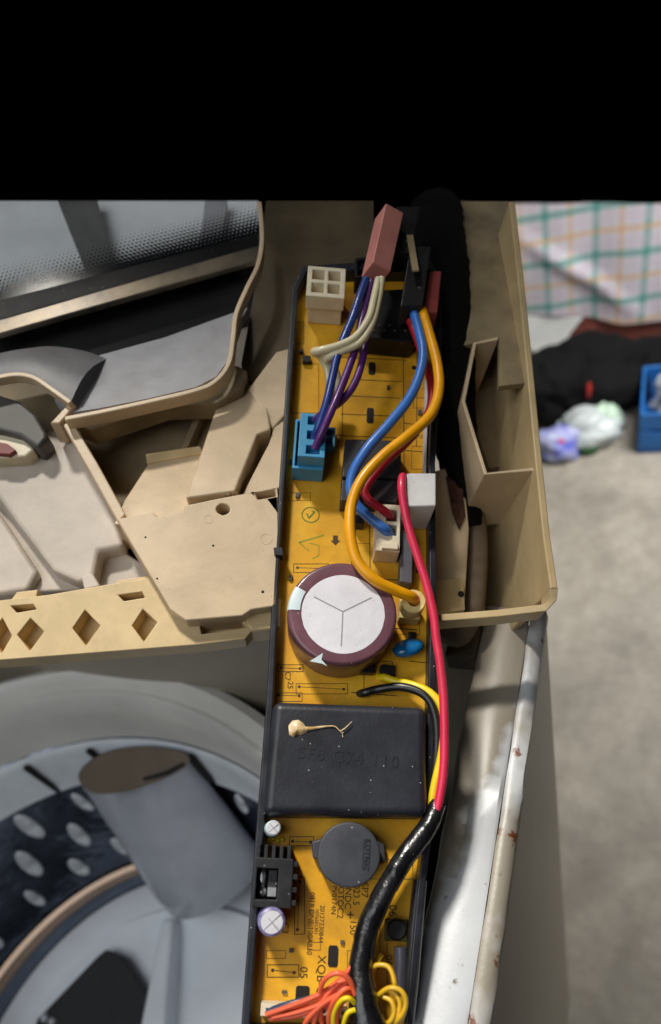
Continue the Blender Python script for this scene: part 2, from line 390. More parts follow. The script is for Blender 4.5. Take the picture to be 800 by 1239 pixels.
def text_bm(s, size, c, rot=0, ext=.00003, space=1.0, align='CENTER'):
    cu = bpy.data.curves.new('text', 'FONT'); cu.body = s; cu.size = size; cu.extrude = ext; cu.align_x = align; cu.align_y = 'CENTER'; cu.space_character = space; cu.resolution_u = 3
    o = bpy.data.objects.new('text', cu); COL.objects.link(o)
    dg = bpy.context.evaluated_depsgraph_get(); me = bpy.data.meshes.new_from_object(o.evaluated_get(dg))
    bm = bmesh.new(); bm.from_mesh(me); bpy.data.objects.remove(o); bpy.data.meshes.remove(me); bpy.data.curves.remove(cu)
    bmesh.ops.transform(bm, matrix=Matrix.Translation(Vector(c)) @ Matrix.Rotation(math.radians(rot), 4, 'Z'), verts=bm.verts)
    return bm
MM = .001
def mp(x, y, h=0): return MOD.px(x, y, h * MM)              # board plane, h in millimetres
def mpp(pts, h=0): return [MOD.px(p[0], p[1], (p[2] if len(p) > 2 else h) * MM) for p in pts]
def strip(a, b, wd, h0, h1):
    """thin bar between two local points"""
    d = (b - a); s = Vector((-d.y, d.x, 0)).normalized() * wd / 2
    return [Vector((q.x, q.y, h1)) for q in (a - s, b - s, b + s, a + s)], h1 - h0

# ================================================================== SETTING
fl = single('floor', None, None, box((-1.6, -1.2, -.05), (1.8, 2.05, 0)), concrete, FLR, kind='structure', smooth=20)

# ================================================================== WASHING MACHINE
XO, ZT = -.02588, CAMZ - .222                # outer face of the cabinet's right side, height of its top
wmx = Thing('washing_machine', 'opened top-loading washing machine with rusty white cabinet rim and grey tub', 'washing machine', FLR, (-.283, -.058, 0))
YB, YF, XL = .171, -.36, -.54
# side panel with a real return flange on top, built as butted sheets
wmx.part('side_panel', box((XO - .003, YF, .02), (XO, YB, ZT - .006)), cab_side)
wmx.part('rear_panel', box((XL, YB - .003, .02), (XO - .0032, YB, ZT - .012)), cab_side)
wmx.part('front_panel', box((XL, YF, .02), (XO - .0032, YF + .003, ZT - .004)), cab_side)
wmx.part('left_panel', box((XL, YF + .0032, .02), (XL + .003, YB - .0032, ZT - .004)), cab_side)
wmx.part('base_panel', box((XL + .004, YF + .004, .02), (XO - .004, YB - .004, .03)), blackr)
# flange: grid sheet with slight dents
bm = bmesh.new(); rows = []
for i in range(61):
    y = YF + (YB - YF) * i / 60; dn = lambda k: .0006 * math.sin(y * 60 + k) + random.uniform(-.00015, .00015)
    rows.append([bm.verts.new((x, y, z)) for x, z in ((XO - .0232 + random.uniform(-.0003, .0003), ZT - .016), (XO - .0232 + random.uniform(-.0004, .0004), ZT - .001 + dn(0)), (XO - .0222, ZT + dn(0)), (XO - .013, ZT + .0004 + dn(1)), (XO - .0066, ZT + dn(2)), (XO - .0056, ZT - .0012))])
for a, b in zip(rows, rows[1:]):
    for k in range(5): bm.faces.new((a[k], a[k + 1], b[k + 1], b[k]))
wmx.part('top_flange', bm, cab_top, smooth=60)
bm = bmesh.new(); rows = []
for i in range(61):
    y = YF + (YB - YF) * i / 60; j = lambda: random.uniform(-.0003, .0003)
    rows.append([bm.verts.new((x, y, z)) for x, z in ((XO - .0054, ZT - .003), (XO - .0052 + j() * .6, ZT - .0002), (XO - .003, ZT + .0004 + j()), (XO + .0004 + j(), ZT - .0012), (XO + .0008, ZT - .0058))])
for a, b in zip(rows, rows[1:]):
    for k in range(4): bm.faces.new((a[k], a[k + 1], b[k + 1], b[k]))
wmx.part('rim_edge', bm, cab_edge, smooth=60)
brk = mat('grimy_bracket', (104, 92, 76), .6, .25, 60, grime=.5)
wmx.part('corner_bracket', box((XO - .036, YB - .024, ZT - .012), (XO - .0235, YB - .004, ZT - .002)), brk, bevel=.001)
# tub, drum, pulsator: one axis
AX = (-.283, -.058, 0)
D = lambda d: CAMZ - d
pulm = mat('pulsator_plastic', (236, 241, 248), .34, .05, 20)
wmx.part('tub_ring', lathe(AX, [(.238, D(.326)), (.236, D(.312)), (.230, D(.308)), (.225, D(.311)), (.222, D(.318)), (.219, D(.316)), (.216, D(.322)), (.2165, D(.345)), (.2152, D(.366)), (.2146, D(.3705)), (.222, D(.380))], 120), tubm)
wmx.part('tub_skirt', lathe(AX, [(.2505, D(.46)), (.2495, D(.40)), (.2440, D(.335)), (.2385, D(.3275))], 120), mat('shaded_tub_side', (44, 41, 38), .6, .15, 20))  # shade of the gap put into a darker copy of the tub
drum = wmx.part('drum', lathe(AX, [(.2215, D(.3625)), (.2195, D(.368)), (.214, D(.372)), (.2125, D(.40)), (.206, D(.44)), (.198, D(.49)), (.188, D(.538)), (.170, D(.575)), (.0, D(.585)), (0, D(.60)), (.215, D(.59)), (.223, D(.40))], 120), steelp)
wmx.part('reflected_band', lathe(AX, [(.2138, D(.3715)), (.2120, D(.3735)), (.2106, D(.380)), (.2090, D(.408)), (.2072, D(.416)), (.2122, D(.420))], 120), mat('collar_reflection', (226, 232, 238), .2, .1, 14, metal=.1))  # reflected band painted in as a pale, barely metallic collar
# drum holes and embossed ribs, each a piece of the drum
wmx.part('balance_band', lathe(AX, [(.1875, D(.530)), (.1835, D(.532)), (.1815, D(.538)), (.1835, D(.545)), (.1865, D(.547))], 120), goldm)
pul = wmx.part('pulsator', lathe(AX, [(.178, D(.556)), (.172, D(.552)), (.150, D(.553)), (.146, D(.546)), (.12, D(.549)), (.06, D(.546)), (.03, D(.536)), (0, D(.534))], 96), pulm)
bm = bmesh.new()
for k in range(4):
    a = math.radians(20 + 90 * k); c, s = math.cos(a), math.sin(a); R = lambda x, y, z: Vector((AX[0] + c * x - s * y, AX[1] + s * x + c * y, z))
    add_prism(bm, [R(.03, -.012, D(.522)), R(.135, -.006, D(.535)), R(.135, .006, D(.535)), R(.03, .012, D(.522))], .03)
wmx.part('pulsator_fin', bm, pulm, under=pul, bevel=.004, seg=3)

def dpx(x, y, d):                            # point of sight line at drop d below the camera
    r = to_world(ray_c(x, y)); return CAM + r * (-d / r.z)
def wprism(top, bot): return add_prism(bmesh.new(), [dpx(*p) for p in top], 0, [dpx(*p) for p in bot])
pts_0 = [(95, 942, .375), (103, 925, .374), (130, 909, .372), (170, 903, .370), (210, 906, .370), (228, 915, .370), (222, 928, .374), (190, 944, .378), (150, 957, .380), (112, 958, .380)]
pts_t = []
for k in range(10):
    p0, p1, p2, p3 = (Vector(pts_0[(k + d) % 10]) for d in (-1, 0, 1, 2))
    for t in (0, .25, .5, .75): pts_t.append(tuple(.5 * ((2 * p1) + (p2 - p0) * t + (2 * p0 - 5 * p1 + 4 * p2 - p3) * t * t + (3 * p1 - p0 - 3 * p2 + p3) * t ** 3)))
bmf = bmesh.new()
rows = []
for f_, (sx_, sy_), dd in ((0, (0, 0), 0), (.06, (3, 6), .012), (.5, (45, 62), .065), (.85, (80, 112), .115), (.97, (95, 128), .132), (1, (99, 133), .140)):
    sc = 1 if f_ < .9 else (.97 if f_ < .98 else .85)
    cxm = sum(p[0] for p in pts_t) / len(pts_t); cym = sum(p[1] for p in pts_t) / len(pts_t)
    rows.append([bmf.verts.new(dpx(cxm + (p[0] - cxm) * sc * (1 - .05 * f_) + sx_, cym + (p[1] - cym) * sc * (1 + .9 * f_) + sy_, p[2] + dd)) for p in pts_t])
for a, b in zip(rows, rows[1:]):
    for k in range(len(a)): bmf.faces.new((a[k], a[(k + 1) % len(a)], b[(k + 1) % len(a)], b[k]))
bmf.faces.new(rows[-1])
lf = wmx.part('lint_filter', bmf, filterm, smooth=75)
bmf = bmesh.new(); add_prism(bmf, [dpx(p[0], p[1] + 1, p[2] - .001) for p in pts_t], .0008)
wmx.part('filter_cover', bmf, filtert, under=lf)
bmf = bmesh.new(); add_prism(bmf, [dpx(*p) for p in ((172, 941, .3745), (200, 933, .3725), (222, 922, .371), (224, 925, .371), (202, 937, .3725), (174, 944, .3745))], .0012)
wmx.part('filter_slot', bmf, blackr, under=lf)
# dark square cap over the pulsator bolt area
bm = bmesh.new(); add_prism(bm, [dpx(*p) for p in ((128, 1148, .536), (150, 1158, .536), (205, 1245, .535), (210, 1290, .535), (20, 1290, .535), (45, 1232, .536), (118, 1156, .536))], .012)
wmx.part('pulsator_cap', bm, darkpl, under=pul, bevel=.002)
bm = bmesh.new()
for px_, py_ in ((55, 1232), (64, 1236)):
    q = dpx(px_, py_, .535); add_lathe(bm, (q.x, q.y, q.z), [(.004, -.002), (.004, .001), (.0025, .003), (0, .0035)], 14)
wmx.part('cap_screw', bm, alu, under=pul)
for qx, qy in ((128, 912), (52, 935), (265, 895)):
    q = dpx(qx, qy, .395); a = math.atan2(q.y - AX[1], q.x - AX[0]); b0 = bmesh.new(); add_box(b0, (.2065, -.0016, D(.416)), (.2100, .0016, D(.374)))
    bmesh.ops.transform(b0, matrix=Matrix.Translation(Vector(AX)) @ Matrix.Rotation(a, 4, 'Z'), verts=b0.verts); wmx.part('reflected_band_seam', b0, blackr)
# perforation slots in the drum wall (raised lugs and holes, placed on the wall by angle and height)
def drum_r(d):
    prof = [(.372, .214), (.40, .2125), (.44, .206), (.49, .198), (.538, .188)]
    for (d0, r0), (d1, r1) in zip(prof, prof[1:]):
        if d <= d1: return r0 + (r1 - r0) * (d - d0) / (d1 - d0)
    return .188
slot = None
rl_ = random.Random(5)
for row, d in enumerate((.438, .472, .506)):
    for k in range(12):
        a = math.radians(28 + k * 13.0 + (6.5 if row % 2 else 0) + rl_.uniform(-.6, .6)); r = drum_r(d) - .0008
        if slot is None:
            b0 = bmesh.new(); add_lathe(b0, (0, 0, 0), [(.0046, 0), (.004, .0012), (.002, .0017), (0, .0018)], 16)
            bmesh.ops.scale(b0, vec=(1.25, 3.1, 1), verts=b0.verts)
            slot = mesh_obj('drum_lug', b0, mat('drum_lug_glint', (232, 238, 246), .25, .25, 60, metal=.2), None); o = slot  # glints on the lugs painted in as near-white colour
        else:
            o = slot.copy(); COL.objects.link(o)
        n = Vector((-math.cos(a), -math.sin(a), .18)).normalized(); zz = Vector((0, 0, 1)); tx = zz.cross(n).normalized(); ty = n.cross(tx)
        o.parent = drum; o.scale = (1, 1, 1)
        sc_ = rl_.uniform(.75, 1.2); o.matrix_basis = Matrix.Translation(Vector((math.cos(a) * r, math.sin(a) * r, D(d)))) @ Matrix((tx, ty, n)).transposed().to_4x4() @ Matrix.Rotation(rl_.uniform(-.12, .12), 4, 'Z') @ Matrix.Diagonal((sc_, sc_ * rl_.uniform(.8, 1.15), 1, 1))

# ================================================================== TOP COVER (left mouldings), built on planes parallel to the board
tc = Thing('top_cover', 'beige moulded top cover turned up beside the board, with grey shelf and square block', 'appliance cover', MOD, mp(150, 700, -20))
tc.part('diamond_rail', holed(mpp([(-30, 729), (0, 726), (60, 719), (135, 706), (186, 698), (203, 734), (226, 750), (292, 744), (303, 748), (306, 762), (297, 773), (240, 780), (100, 791), (-30, 801)], 0),
        [mpp(q, 0) for q in ([(-14, 770), (3, 748), (14, 769), (2, 790)], [(21, 768), (37, 748), (53, 764), (36, 787)], [(88, 760), (103, 738), (121, 757), (104, 781)], [(160, 757), (173, 737), (190, 753), (174, 776)],
                             [(13, 733), (40, 731), (44, 737), (20, 741)], [(143, 720), (172, 716), (175, 723), (150, 727)], [(242, 757), (292, 752), (299, 759), (244, 767)])], .009, .006), tan, bevel=.0004)
blk = tc.part('square_block', holed(mpp([(141, 628), (186, 620), (191, 625), (222, 618), (224, 611), (262, 603), (300, 596), (336, 588), (338, 640), (335, 733), (304, 738), (293, 745), (225, 751), (205, 737)], 6),
        [mpp([(270 + 8 * math.cos(k * math.pi / 8), 616 + 6.5 * math.sin(k * math.pi / 8)) for k in range(16)], 6), mpp([(309, 596), (333, 592), (334, 600), (312, 604)], 6)], .026, .016), beige, bevel=.0007)
for mx_, my_, mr_ in ((322, 652, .0021), (252, 628, .0017)):
    q = mp(mx_, my_, 6.03); tc.part('mould_mark', lathe(q, [(mr_, -.0002), (mr_, .00006), (mr_ - .0003, .00006), (mr_ - .0003, -.0002)], 24), beige, under=blk)
for mx_, my_, mr_ in ((318, 716, .0006), (258, 660, .00045), (176, 650, .0004), (190, 700, .0004)):
    q = mp(mx_, my_, 6.03); tc.part('dirt_speck', lathe(q, [(mr_, -.0001), (mr_ * .6, .0002), (0, .0003)], 8), slotm, under=blk)
tc.part('corner_bracket', prism(mpp([(296, 744), (304, 728), (312, 724), (340, 722), (340, 760), (305, 764), (298, 756)], 1), .012), tan, bevel=.001)
tc.part('divider_rib', prism(mpp([(76, 514), (86, 507), (118, 560), (152, 622), (143, 632), (108, 570)], 3), .03), beige, bevel=.0006)
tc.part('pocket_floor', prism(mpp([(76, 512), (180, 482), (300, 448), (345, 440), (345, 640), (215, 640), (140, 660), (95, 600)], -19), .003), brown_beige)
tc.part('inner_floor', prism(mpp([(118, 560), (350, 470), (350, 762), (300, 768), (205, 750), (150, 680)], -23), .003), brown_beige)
tc.part('pocket_ramp', prism(mpp([(138, 634, 2), (150, 606, -2), (180, 560, -9), (246, 548, -9), (224, 640, 2)], -9), .02), beige, bevel=.0005)
tc.part('ledge', prism(mpp([(176, 549), (242, 539), (246, 548), (178, 561)], -8), .012), tan, bevel=.0004)
tc.part('rib', prism(mpp([(218, 545), (228, 540), (262, 462), (252, 462)], -13), .01), brown_beige, bevel=.0004)
tc.part('sloping_post', prism(mpp([(224, 603, 5.5), (262, 490, -5), (285, 466, -8), (320, 464, -8), (328, 519, -2), (312, 525, -2), (285, 594, 5.5)], 0), .028), beige, bevel=.0010)
tc.part('slotted_post', prism(mpp([(292, 600, 0), (340, 590, 0), (348, 500, -7), (336, 500, -7), (326, 535, -4)], 0), .022), beige, bevel=.0006)
tc.part('boss_pin', lathe(mp(276, 596, 4.2), [(.0013, -.004), (.0013, .0004), (.0008, .0007), (0, .0007)], 16), brown_beige)
tc.part('pale_plate', prism(mpp([(-30, 552), (0, 545), (50, 525), (84, 512), (104, 548), (142, 628), (150, 661), (120, 667), (113, 702), (92, 704), (62, 690), (0, 606), (-30, 575)], -9), .012), pale, bevel=.002, seg=3)
tc.part('pale_plate', prism(mpp([(-30, 588), (0, 622), (46, 692), (34, 714), (-30, 724)], -12), .01), pale, bevel=.002, seg=3)
tc.part('pale_plate', prism(mpp([(-30, 560), (110, 640), (200, 700), (125, 712), (40, 716), (-30, 700)], -16), .006), pale, bevel=.001)
tc.part('latch_tab', prism(mpp([(98, 697), (112, 693), (121, 709), (102, 713)], -3), .006), pale, bevel=.0006)
tc.part('rail_clip', prism(mpp([(12, 727), (20, 716), (46, 713), (44, 722)], -3), .006), tan, bevel=.0004)
tc.part('rail_clip', prism(mpp([(136, 709), (142, 702), (182, 696), (184, 700)], -3), .006), tan, bevel=.0004)
tc.part('gap_shade', prism(mpp([(-30, 690), (200, 660), (210, 740), (-30, 760)], -26), .004), blackr)  # black sheet standing in for the shade inside the gap
# lip and grey shelf
lipP, _ = smooth_path(mpp([(78, 506), (120, 498), (180, 485), (238, 471), (262, 459), (277, 438), (282, 408), (286, 378), (299, 347), (312, 320), (317, 292), (316, 262), (314, 243)], 8), 6)
tc.part('rim_lip', ribbon(lipP, .0019, .006), beige, bevel=.0005)
tc.part('lip_skirt', prism(mpp([(90, 512), (236, 476), (266, 464), (284, 440), (300, 448), (292, 470), (262, 488), (200, 490), (110, 520)], -1), .010), brown_beige, bevel=.001)
tc.part('grey_shelf', prism(mpp([(86, 499, 3), (66, 484, -3), (84, 440, -7), (127, 428, -7), (200, 408, -6), (300, 372, -6), (292, 385, 0), (282, 410, 3), (276, 436, 3), (261, 456, 4), (238, 468, 4), (180, 482, 4), (120, 494, 4)], 0), .005), greyp, smooth=60)
# curved grey hump: a bent sheet
A = mpp([(-30, 434), (0, 428), (30, 422), (62, 419), (100, 424), (130, 434)], -6); B = mpp([(-30, 462), (0, 455), (22, 452), (42, 456), (62, 469), (86, 486)], 6)
A, _ = smooth_path(A, 5); B, _ = smooth_path(B, 5)
bm = bmesh.new(); rows = []
for i in range(7):
    t = i / 6; rows.append([bm.verts.new(a.lerp(b, t) + Vector((0, 0, .004 * math.sin(math.pi * t)))) for a, b in zip(A, B)])
for a, b in zip(rows, rows[1:]):
    for k in range(len(a) - 1): bm.faces.new((a[k], a[k + 1], b[k + 1], b[k]))
bmesh.ops.solidify(bm, geom=bm.faces[:], thickness=.0015)
tc.part('curved_hood', bm, greyp, smooth=60)
tc.part('hood_lip', ribbon([p + Vector((0, -.0006, .0006)) for p in B], .0018, .004), beige, bevel=.0004)
tc.part('hood_end', prism(mpp([(86, 484), (92, 489), (72, 512), (60, 512)], 4), .012), beige, bevel=.0006)
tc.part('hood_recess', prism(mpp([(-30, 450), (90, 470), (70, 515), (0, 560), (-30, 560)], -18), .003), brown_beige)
tc.part('hinge_boss', prism(mpp([(-30, 476), (0, 477), (22, 484), (42, 500), (56, 523), (57, 530), (46, 542), (40, 538), (24, 527), (0, 521), (-30, 518)], 0), .014), dgrey, bevel=.0015, seg=3)
tc.part('hinge_face', prism(mpp([(-30, 516), (0, 519), (26, 527), (42, 543), (30, 552), (-30, 556)], -3), .01), cream, bevel=.001)
tc.part('hinge_pin', prism(mpp([(-8, 533), (8, 536), (20, 545), (12, 550), (-8, 549)], -1.5), .004), redny, bevel=.0006)
# rear wall behind board and lip, shade painted into its beige
tc.part('rear_wall', prism(mpp([(312, 330, -10), (322, 243, -12), (452, 243, -12), (452, 340, -9), (360, 345, -9), (346, 478, -9), (340, 560, -9), (300, 480, -9), (292, 440, -9)], -10), .003), shaded_beige)
tc.part('wall_rib', prism(mpp([(300, 470, -5), (334, 425, -5), (352, 420, -5), (347, 500, -5), (330, 520, -5)], -5), .004), beige, bevel=.001)

# ================================================================== LID
lid = Thing('glass_lid', 'washing machine lid of dotted glass with dark border and worn metal trim', 'lid', MOD, mp(150, 330, -30))
g = mpp([(-30, 243), (312, 243), (312, 283), (-30, 371)], -24)
bm = prism(g, .003); uvl = bm.loops.layers.uv.new('frit')
e0, e1 = g[3], g[2]; ed = (e1 - e0).normalized(); en = Vector((-ed.y, ed.x, 0))
for f in bm.faces:
    for l in f.loops: q = l.vert.co - e0; l[uvl].uv = (q.dot(ed), q.dot(en))
lid.part('glass_pane', bm, frit)
lid.part('reflection_sheet', prism(mpp([(-30, 243), (312, 243), (312, 283), (-30, 371)], -40), .002), mat('pale_reflection', (238, 242, 244), .5, .06, 30))  # white reflection in the glass, put in as a pale sheet
lid.part('reflection_bar', prism(mpp([(70, 243), (118, 243), (140, 340), (112, 348)], -34), .004), dgrey)  # bars added under the pane to stand for darker reflections
lid.part('reflection_bar', prism(mpp([(248, 243), (275, 243), (262, 310), (240, 318)], -34), .004), greyp)
lid.part('dark_border', prism(mpp([(-30, 370), (314, 281.5), (314, 298), (-30, 396)], -22), .006), black, bevel=.0008)
trimm = mat('worn_trim', (150, 136, 116), .3, .3, 40, metal=.5, rgb2=(96, 92, 88))
lid.part('metal_trim', prism(mpp([(-30, 395), (314, 296), (309, 315), (-30, 412)], -21), .003), trimm, bevel=.0006)
lid.part('gap_filler', prism(mpp([(-30, 405), (314, 306), (320, 380), (125, 450), (-30, 450)], -32), .004), blackr)  # black sheet filling the gap between trim and shelf

# ================================================================== CONSOLE SHELL (right)
cs = Thing('console_shell', 'hollow beige console housing with open pockets standing behind the rusty cabinet rim', 'appliance housing', MOD, mp(600, 600, -30))
rim = mpp([(620, 243, 14), (632, 350, 14), (642, 450, 14), (652, 555, 14), (662, 650, 14), (671, 712, 13)], 14)
cs.part('outer_wall', ribbon(rim, .0026, .075), tan, bevel=.0006)
cs.part('front_wall', ribbon(mpp([(671, 710, 13), (670, 724, 11), (660, 735, 8), (600, 742, 4), (524, 748, 0)], 8), .0026, .009), tan, bevel=.0004)
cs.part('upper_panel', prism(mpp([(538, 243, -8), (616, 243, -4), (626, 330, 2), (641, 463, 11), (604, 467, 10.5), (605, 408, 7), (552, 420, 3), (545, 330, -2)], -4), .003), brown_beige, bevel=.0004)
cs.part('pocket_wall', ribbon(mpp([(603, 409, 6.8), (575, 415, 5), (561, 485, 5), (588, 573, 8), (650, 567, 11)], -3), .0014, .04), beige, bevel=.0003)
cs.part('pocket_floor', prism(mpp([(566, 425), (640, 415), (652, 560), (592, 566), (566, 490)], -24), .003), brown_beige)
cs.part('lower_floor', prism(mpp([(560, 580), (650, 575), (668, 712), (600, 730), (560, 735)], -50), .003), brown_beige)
cs.part('inner_plate', prism(mpp([(525, 570, -14), (560, 560, -14), (568, 640, -14), (562, 740, -14), (523, 742, -14)], -14), .004), beige, bevel=.0006)
cs.part('inner_step', prism(mpp([(523, 702, -10), (561, 698, -10), (563, 738, -10), (523, 743, -10)], -10), .0036), tan, bevel=.0004)
cs.part('plate_hole', lathe(mp(558, 719, -9.95), [(.0012, 0), (.0012, .0002), (0, .0002)], 14), slotm)
cs.part('rust_streak', prism(mpp([(540, 575, -13), (560, 590, -13), (563, 625, -13), (556, 640, -13), (548, 620, -13)], -13), .0008), mat('rust', (92, 50, 34), .8, .4, 300))
bm = tube([mp(*p) for p in ((526, 262, -9), (528, 290, -7), (533, 340, -5), (540, 420, -6), (546, 500, -10), (556, 560, -16), (564, 610, -20), (568, 640, -22))], [.0125, .0125, .0125, .0118, .010, .008, .0065, .0055], n=14, wob=.03)
single('wrapped_cable', 'thick black cloth-wrapped cable running down inside the beige console', 'cable', bm, fabric_tape, MOD, smooth=80)
bm = tube([mp(*p) for p in ((570, 600, -21), (577, 650, -22), (576, 700, -22), (570, 745, -24), (555, 770, -28), (535, 760, -30), (520, 735, -34))], .0042, n=12)
single('dusty_hose', 'dusty brown sleeve curving out under the console corner', 'hose', bm, dustcab, MOD, smooth=80)

# ================================================================== CONTROL MODULE
cm = Thing('control_module', 'long black tray with yellow circuit board, big maroon capacitor and black buzzer', 'circuit board', MOD, (0, 0, -.006))
OUT = [(291, 1251), (306, 1050), (322, 850), (332, 668), (345, 480), (353, 350), (366, 321), (430, 317), (533, 316), (535, 420), (527, 560), (529, 760), (524, 1000), (514, 1080), (499, 1251)]
INN = [(303, 1243), (316, 1050), (331, 850), (339, 668), (352, 480), (361, 352), (371, 329), (430, 326), (525, 326), (526, 420), (519, 560), (520, 760), (515, 1000), (505, 1080), (490, 1243)]
tray = cm.part('tray', ring(mpp(OUT, 6), mpp(INN, 6), .0115), trayb, bevel=.0006)
cm.part('tray_floor', prism(mpp(OUT, 6), .0015), trayb, under=tray).location.z = -.0118
brd = cm.part('board', prism([Vector((v.x, v.y, 0)) for v in mpp(INN, 6)], .0016), pcb)
cm.part('clip', prism(mpp([(331, 662), (342, 662), (343, 672), (332, 672)], 6.8), .004), trayb, under=tray, bevel=.0003)
cm.part('pale_strip', prism(mpp([(516, 432), (519, 432), (515, 590), (512, 590)], 3), .0025), white)
Z1 = .00008
def outline(x0, y0, x1, y1, dots=None, wd=.00022, m=ink):
    a, b, c, d = (mp(x, y) for x, y in ((x0, y0), (x1, y0), (x1, y1), (x0, y1))); bm = bmesh.new()
    I = lambda p, q: Vector((p, q, Z1))
    pts = [a, b, c, d]; cen = sum(pts, Vector()) / 4
    outer = [Vector((p.x, p.y, Z1)) for p in pts]
    inner = [Vector((p.x, p.y, Z1)) + (cen - p).normalized() * wd * 1.5 for p in pts]
    inner = []
    for p in pts:
        inner.append(Vector((p.x + math.copysign(wd, cen.x - p.x), p.y + math.copysign(wd, cen.y - p.y), Z1)))
    bm.free(); bm = ring(outer, inner, .00006)
    if dots:
        P, Q = (mp(*q) for q in dots)
        for q in (P, Q): add_lathe(bm, (q.x, q.y, Z1 - .00006), [(.0005, 0), (.0005, .00006), (0, .00006)], 10)
        t, dz = strip(P, Q, .00018, Z1 - .00007, Z1 - .00001); add_prism(bm, t, dz)
    return cm.part('printed_outline', bm, m, under=brd)
outline(355, 682, 398, 693, ((360, 687), (398, 688)))
outline(335, 804, 367, 813, ((340, 808), (363, 809)))
outline(358, 827, 421, 840, ((362, 831), (416, 834)), wd=.00018)
outline(334, 838, 366, 849, ((337, 841), (362, 842)), wd=.00018)
outline(356, 1061, 369, 1131, ((363, 1067), (360, 1125)))
outline(323, 1167, 362, 1183, ((330, 1174), (356, 1177)))
outline(440, 800, 475, 835, wd=.0002)
outline(446, 1040, 500, 1064, wd=.00016)
outline(350, 1012, 380, 1024, ((354, 1018), (376, 1019)))
outline(468, 1113, 494, 1190, wd=.0002)
outline(452, 1108, 460, 1165, wd=.00016)
outline(430, 560, 480, 600, wd=.00018)
outline(352, 440, 386, 500, wd=.00018)
for ox, oy, ow, oh in ((350, 596, 26, 10), (430, 618, 18, 40), (500, 470, 18, 24), (498, 540, 18, 28), (348, 390, 20, 26), (420, 600, 24, 12), (474, 752, 34, 16), (372, 1140, 16, 10), (420, 1150, 14, 26), (322, 1150, 24, 10)): outline(ox, oy, ox + ow, oy + oh, wd=.00014)
bm = bmesh.new()
for a, b in (((402, 432), (492, 436)), ((425, 459), (487, 462)), ((404, 478), (484, 482)), ((412, 501), (488, 504)), ((405, 527), (488, 530)), ((488, 420), (489, 562)), ((415, 470), (414, 528)), ((489, 480), (517, 482)), ((489, 512), (516, 515)), ((490, 545), (516, 547)), ((505, 420), (504, 540)), ((425, 690), (426, 640)), ((440, 700), (484, 702)), ((447, 620), (448, 700)), ((470, 760), (505, 762)), ((495, 800), (515, 802)), ((425, 838), (480, 842))):
    t, dz = strip(mp(*a), mp(*b), .00028, Z1 - .00006, Z1); add_prism(bm, t, dz)
o = cm.part('printed_trace', bm, ink, under=brd); o['kind'] = 'stuff'
for (x, y, wx, wy) in ((450, 446, 5, 11), (448, 503, 5, 13), (403, 1157, 5.5, 11), (366, 1202, 7.5, 7.5), (501, 445, 3, 3)):
    a = mp(x, y); sx = wx * .00026; sy = wy * .00026
    cm.part('board_slot', prism([Vector((a.x + sx * cx, a.y + sy * cy, .00025)) for cx, cy in ((-.75, -1), (.75, -1), (1, -.75), (1, .75), (.75, 1), (-.75, 1), (-1, .75), (-1, -.75))], .0004), slotm, under=brd)
for s, size, x, y, rot in (('0818 DNE:100A810', .0021, 376, 1117, -90), ('10T6201301', .0014, 383, 1115, -90), ('20127230844', .0019, 389, 1118, -90), ('SP7', .0030, 441, 1077, -90), ('3023.5', .0027, 431, 1080, -90), ('GNDC', .0027, 421, 1083, -90),
                           ('XOTOC2', .0026, 412, 1088, -90), ('PV0174N', .0021, 404, 1089, -90), ('150', .0028, 427, 1122, -90), ('XQB-C', .0034, 388, 1180, -90), ('05', .0032, 367, 1177, -90), ('06', .0034, 475, 1102, -90), ('06', .003, 470, 1162, -90),
                           ('C7', .0026, 348, 818, -90), ('25', .0026, 351, 829, -90), ('C3', .0026, 345, 1123, -90), ('D1', .0024, 500, 470, 0), ('R2', .0022, 508, 528, 0), ('+', .0044, 424, 1108, 0), ('D7', .0022, 438, 803, 0), ('EL', .0024, 352, 1027, -90)):
    q = mp(x, y); cm.part('printed_text', text_bm(s, size, (q.x, q.y, Z1), rot), ink, under=brd)
# green inspection stamps: a tick in a circle and a scrawled triangle
q = mp(376, 623); q.z = Z1
bm = bmesh.new(); R_ = .0030
pts = [q + Vector((R_ * math.cos(a) * 1.02, R_ * math.sin(a), 0)) for a in (2 * math.pi * k / 32 for k in range(33))]
for a, b in zip(pts, pts[1:]): t, dz = strip(a, b, .00035, Z1 - .00006, Z1); add_prism(bm, t, dz)
for a, b in (((-.0014, .0004), (-.0006, -.0014)), ((-.0006, -.0014), (.0013, .0013)), ((.0013, .0013), (.0004, .0015))):
    t, dz = strip(q + Vector(a).to_3d(), q + Vector(b).to_3d(), .0004, Z1, Z1 + .00006); add_prism(bm, t, dz)
cm.part('green_stamp', bm, green, under=brd)
bm = bmesh.new()
sc = [(392, 647), (362, 656), (374, 667)], [(361, 657), (392, 648)], [(374, 657), (386, 660), (386, 672), (378, 676)]
for ln in sc:
    for a, b in zip(ln, ln[1:]): t, dz = strip(mp(*a), mp(*b), .0003, Z1 - .00006, Z1); add_prism(bm, t, dz)
cm.part('green_stamp', bm, mat('faded_green_ink', (150, 160, 40), .6, .15, 300), under=brd)
cm.part('printed_arrow', prism([Vector((v.x, v.y, Z1)) for v in mpp([(403, 648), (409, 648), (409, 654), (412, 654), (406, 660), (400, 654), (403, 654)])], .00006), ink, under=brd)

